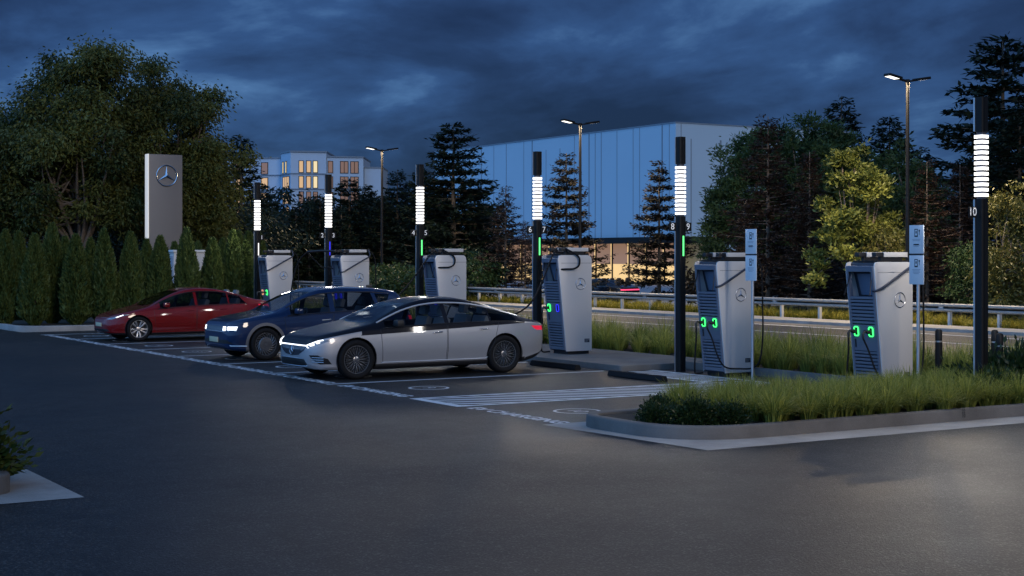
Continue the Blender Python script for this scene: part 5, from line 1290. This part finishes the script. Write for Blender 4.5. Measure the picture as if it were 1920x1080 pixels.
for px, d, me, s, lab in ((948, 76, LA[1], .83, 'small rusty larch left of the pole numbered 6 and 7'), (1062, 71, SP[0], 1.02, 'sparse dark spruce in front of the warehouse, behind the middle street lamp'), (1236, 68, SP[1], .94, 'sparse dark spruce left of the pole numbered 8 and 9'), (1440, 63, LA[0], 1.16, 'tallest rusty larch, with a pale bare trunk, behind the station numbered 9'), (1518, 60, LA[2], .92, 'lower rusty larch with dead lower twigs, right of the tallest one'),
                          (1738, 57, LA[1], .84, 'rusty larch behind the sign post nearest the camera'), (1800, 64, LA[0], .88, 'rusty larch just left of the pole numbered 10'), (985, 88, LA[2], .62, 'small rusty larch in front of the lit ground floor of the warehouse'), (1640, 62, LA[1], .62, 'low rusty larch under the bright leafy tree'), (1395, 68, LA[2], .70, 'low rusty larch left of the tallest one')):
    plant('larch' if me in LA else 'spruce', me, lab, 'conifer', A3(px, d), px * .7, s, 'rusty larches along the road' if me in LA else 'sparse spruces by the warehouse')

# green trees at the right
PN = dict(cl_r=(.42, .75), droop=-.35, aspect=.30, tight=.42)
broadleaf_tree('pine_tree', 'dark green pine covering the right end of the warehouse wall', 'tree', A3(1425, 78), 71, [(0, 0, 4.9, 3.1, 2.6, 4.0), (-1.2, 0, 3.2, 2.6, 2, 2.6), (.6, 0, 7.6, 2.1, 2, 1.6)], 330, 130, .27, L_PINE, tr=.2, fork=2, limbs=16, group='green pines at the right', **PN)
broadleaf_tree('pine_tree', 'dark green pine right of the tallest rusty larch', 'tree', A3(1530, 76), 72, [(0, 0, 5.4, 2.8, 2.4, 3.8), (1.4, 0, 6.6, 2.0, 2, 2.2), (2.4, 0, 4.2, 2.2, 2, 2.8)], 260, 130, .27, L_PINE, tr=.2, fork=2, limbs=16, group='green pines at the right', **PN)
broadleaf_tree('leafy_tree', 'bright yellow-green leafy tree lit by the right street lamp', 'tree', A3(1600, 56), 73, [(-.1, 0, 5.0, 1.1, 1.0, 1.5), (-.9, 0, 3.8, 1.0, 1, 1.1), (.9, 0, 4.2, 1.0, 1.1, 1.1), (-.5, 0, 2.4, 1.4, 1.2, 1.3), (.8, 0, 2.7, 1.1, 1.1, 1.3)], 84, 300, .20, L_LIGHT, tr=.1, fork=1.2, limbs=14, cl_r=(.34, .62), droop=-.25, aspect=.42, tight=.36)
broadleaf_tree('pine_tree', 'dark green pine behind the right street lamp mast', 'tree', A3(1692, 68), 74, [(0, 0, 4.2, 2.0, 2, 3.2), (.8, 0, 2.4, 2.0, 2, 2.2)], 220, 130, .27, L_PINE, tr=.2, fork=2, limbs=14, group='green pines at the right', **PN)
broadleaf_tree('pine_tree', 'low dark green pine between the right street lamp and pole 10', 'tree', A3(1765, 74), 75, [(0, 0, 2.6, 2.4, 2, 2.4)], 150, 130, .27, L_DARK, tr=.16, fork=1.5, limbs=10, group='green pines at the right', **PN)
broadleaf_tree('round_bush', 'round olive bush above the nearest charging station', 'shrub', A3(1660, 55), 76, [(0, 0, 2.1, .75, .75, 1.3)], 60, 90, .14, L_OLIVE, tr=.05, fork=.5, limbs=8, cl_r=(.25, .4))
for px, d, k, s, lab in ((1578, 92, 0, 1.34, 'tall dark conifer tip above the bright leafy tree'), (1668, 88, 2, 1.16, 'dark conifer tip just left of the right street lamp mast'), (1725, 92, 0, 1.0, 'dark conifer tip just right of the right street lamp mast'), (1880, 72, 1, 1.42, 'very tall dark conifer at the right edge behind pole 10'), (1912, 66, 2, 1.0, 'dark conifer at the right edge, in front of the very tall one'), (1500, 90, 2, 1.0, 'dark conifer behind the two right pines'), (1830, 84, 2, .95, 'dark conifer directly behind pole 10')):
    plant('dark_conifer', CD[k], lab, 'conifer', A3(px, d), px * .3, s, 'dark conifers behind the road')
broadleaf_tree('olive_tree', 'olive green bushy tree right of pole 10 at the edge of the photo', 'tree', A3(1895, 50), 77, [(0, 0, 2.3, 1.0, 1.0, 2.1), (.4, 0, 3.4, .9, .9, 1.4), (-.35, 0, 1.4, 1.0, .9, 1.1)], 150, 100, .15, L_OLIVE, tr=.1, fork=1, limbs=12, cl_r=(.28, .45), aspect=.36)
broadleaf_tree('olive_tree', 'low olive green bushy tree left of pole 10, beyond the guardrail', 'tree', A3(1828, 54), 78, [(0, 0, 1.5, 1.0, .9, 1.3)], 80, 90, .15, L_PINE, tr=.08, fork=.7, limbs=8, cl_r=(.28, .45), aspect=.36)

# shrubs
def shrub_mesh(seed, r, h, n, ll, m, asp=.5):
    rng = np.random.default_rng(seed); nc = 46; d = unit(rng.normal(size=(nc, 3))); d[:, 2] = abs(d[:, 2])
    C = d * np.array([r, r, h]) * rng.uniform(.45, .95, nc)[:, None]; idx = rng.integers(0, nc, n); o = rng.normal(size=(n, 3)) * .11
    P_ = C[idx] + o; P_[:, 2] = abs(P_[:, 2]) + .02; dr = d[idx] * .7 + o * 4 + rng.normal(size=(n, 3)) * .4; dr[:, 2] += .35
    V = leaf_quads(P_, dr, ll * rng.uniform(.7, 1.3, n), ll * asp * rng.uniform(.7, 1.2, n), rng); cm = quads_mesh('foliage', V, np.clip(rng.uniform(.1, .8, nc)[idx] + rng.normal(size=n) * .2, 0, 1)); cm.materials.append(m)
    bm = bmesh.new()
    for i in range(14): tube(bm, curve_pts([(0, 0, -.03), C[i] * .5 + np.array([0, 0, .05]), C[i]], 3), list(np.linspace(.014, .004, 7)), 5)
    tm = bpy.data.meshes.new('stem'); bm.to_mesh(tm); bm.free(); tm.materials.append(M_BARK)
    return tm, cm
SH = [shrub_mesh(81, .55, .48, 3200, .085, L_SHRUB), shrub_mesh(82, .5, .52, 3200, .085, L_SHRUB)]
for i, (x, y, s, lab) in enumerate(((11.9, 15.75, .48, 'low dark leafy shrub at the rounded planter nose'), (12.2, 15.4, .56, 'low dark leafy shrub in the middle of the planter shrubs'), (12.6, 15.2, .50, 'low dark leafy shrub next to the planter grass'), (12.3, 16.2, .50, 'low dark leafy shrub behind the other planter shrubs'))):
    plant('low_shrub', SH[i % 2], lab, 'shrub', (x, y, .12), i * 1.9, s, 'low shrubs in the planter', ('stem', 'foliage'))
SR = shrub_mesh(83, .9, .62, 5200, .10, L_SHRUB)
for i, (px, d, s, lab) in enumerate(((1885, 24.0, 1.1, 'dark leafy bush right of pole 10, cut off by the photo edge'), (1930, 23.6, 1.15, 'dark leafy bush at the very right edge behind the planter'), (1850, 22.8, .8, 'dark leafy bush at the foot of the paired bollards'))):
    plant('leafy_bush', SR, lab, 'shrub', A3(px, d, .02), i * 2.3, s, 'leafy bushes right of pole 10', ('stem', 'foliage'))
SL = shrub_mesh(84, .62, .82, 2600, .10, leaf_mat('glossy_shrub_leaf', (.018, .04, .010), (.09, .11, .022), .3), .5)
plant('leafy_bush', SL, 'glossy leafy bush on the kerbed island at the left edge, near the camera', 'shrub', (3.10, 15.65, .12), .4, 1.0, None, ('stem', 'foliage'))
plant('leafy_bush', SL, 'second glossy leafy bush on the left island, farther from the camera', 'shrub', (2.1, 17.6, .12), 2.4, 1.0, None, ('stem', 'foliage'))

# ornamental grass
def tuft(seed, n, h, spread=.9, w=.011, segs=3, seedheads=False):
    rng = np.random.default_rng(seed); a = rng.uniform(0, 2 * PI, n); b0 = rng.uniform(0, .10, n); lean = rng.uniform(.05, spread, n) ** 1.0; L_ = h * rng.uniform(.6, 1.15, n)
    u = np.stack([np.cos(a), np.sin(a), np.zeros(n)], 1); s = np.stack([-np.sin(a + rng.normal(size=n) * .8), np.cos(a), np.zeros(n)], 1); s = unit(s)
    def p(t):
        th = lean * (t * .55 + .25 * t * t); return u * (b0 + L_ * t * np.sin(th * 1.35))[:, None] + np.array([0, 0, 1.0]) * (L_ * t * np.cos(th * 1.1) * (1 - .16 * t * t * lean))[:, None]
    out = []
    for k in range(segs):
        t0, t1 = k / segs, (k + 1) / segs; w0, w1 = w * (1 - t0 ** 2 * .9), w * (1 - t1 ** 2 * .9); A, B = p(t0), p(t1)
        out.append(np.stack([A - s * w0, A + s * w0, B + s * w1, B - s * w1], 1))
    return np.concatenate(out), np.tile(np.clip(rng.normal(size=n) * .25 + .45, 0, 1), segs)
TF = []
for sd in (91, 92, 93):
    V, tn = tuft(sd, 330, .50, 1.25, .0050); me = quads_mesh('grass_tuft', V, tn); me.materials.append(L_GRASS); TF.append(me)
rng = np.random.default_rng(95); row = 0
for x in np.arange(12.75, 21.6, .34):
    for y in (14.93, 15.28, 15.64, 16.0, 16.36, 16.74):
        xx, yy = x + rng.normal() * .07 + (.2 if row % 2 else 0), y + rng.normal() * .06; row += 1
        if (xx < 13.0 and yy < 15.75) or math.hypot(xx - 18.52, yy - 16.2) < .2: continue
        o = link('grass_tuft', TF[row % 3], None, None); o.location = (xx, yy, .12); o.rotation_euler = (0, 0, rng.uniform(0, 6)); s = rng.uniform(.78, 1.02); o.scale = (s * 1.25, s * 1.25, s)
        tag(o, 'tuft of tall green grass in the kerbed planter at the right', 'grass', 'grass tufts in the planter')
def grass_stuff(name, label, m, spots, n, h, spread, w, seed, z):
    rng = np.random.default_rng(seed); base = [tuft(seed * 7 + k, n, h, spread, w, 2) for k in range(4)]; Vs, Ts = [], []
    for i, (x, y) in enumerate(spots):
        V, t_ = base[i % 4]; a = rng.uniform(0, 2 * PI); s = rng.uniform(.75, 1.15); R_ = np.array([[math.cos(a), -math.sin(a), 0], [math.sin(a), math.cos(a), 0], [0, 0, 1]])
        Vs.append((V.reshape(-1, 3) @ R_.T * s + np.array([x, y, z])).reshape(-1, 4, 3)); Ts.append(np.clip(t_ + rng.normal() * .12, 0, 1))
    o = link(name, quads_mesh(name, np.concatenate(Vs), np.concatenate(Ts)), m, None)
    return tag(o, label, 'grass', None, 'stuff')
rng = np.random.default_rng(96); sp = []
for y in np.arange(14.5, 62, .50):
    for x in np.arange(19.7 if y < 24.3 else 20.65, 22.5, .5):
        if y < 19.6 and x < 20.1: continue
        sp.append((x + rng.normal() * .09, y + rng.normal() * .1))
grass_stuff('ornamental_grass', 'strip of tall green ornamental grass between the bays and the road', L_GRASS, sp, 130, .76, 1.08, .008, 5, .02)
rng = np.random.default_rng(97); sp = [(37.35 + rng.uniform(0, 1) ** 1.4 * 3.0, rng.uniform(24, 105)) for _ in range(1500)]
grass_stuff('verge_grass', 'yellowish rough grass beyond the guardrail', L_YGRASS, sp, 34, .46, 1.2, .016, 6, -.06)
for i, (px, d, w_, h_, lab) in enumerate(((1350, 66, 2.2, 1.5, 'low brown-green thicket beyond the guardrail, under the left pine'), (1470, 66, 2.6, 1.7, 'low brown-green thicket beyond the guardrail, between the larch trunks'), (1590, 63, 2.4, 1.6, 'low brown-green thicket beyond the guardrail, under the bright leafy tree'), (1705, 62, 2.2, 1.8, 'low brown-green thicket beyond the guardrail, behind the right street lamp'), (1800, 60, 2.0, 1.6, 'low brown-green thicket beyond the guardrail, left of pole 10'))):
    broadleaf_tree('thicket', lab, 'shrub', A3(px, d), 100 + i, [(0, 0, h_ * .45, w_, 1.4, h_ * .7)], 80, 70, .26, MATS['dark_brown_needle'], tr=.06, fork=.4, limbs=8, cl_r=(.4, .7), group='thickets under the right trees')
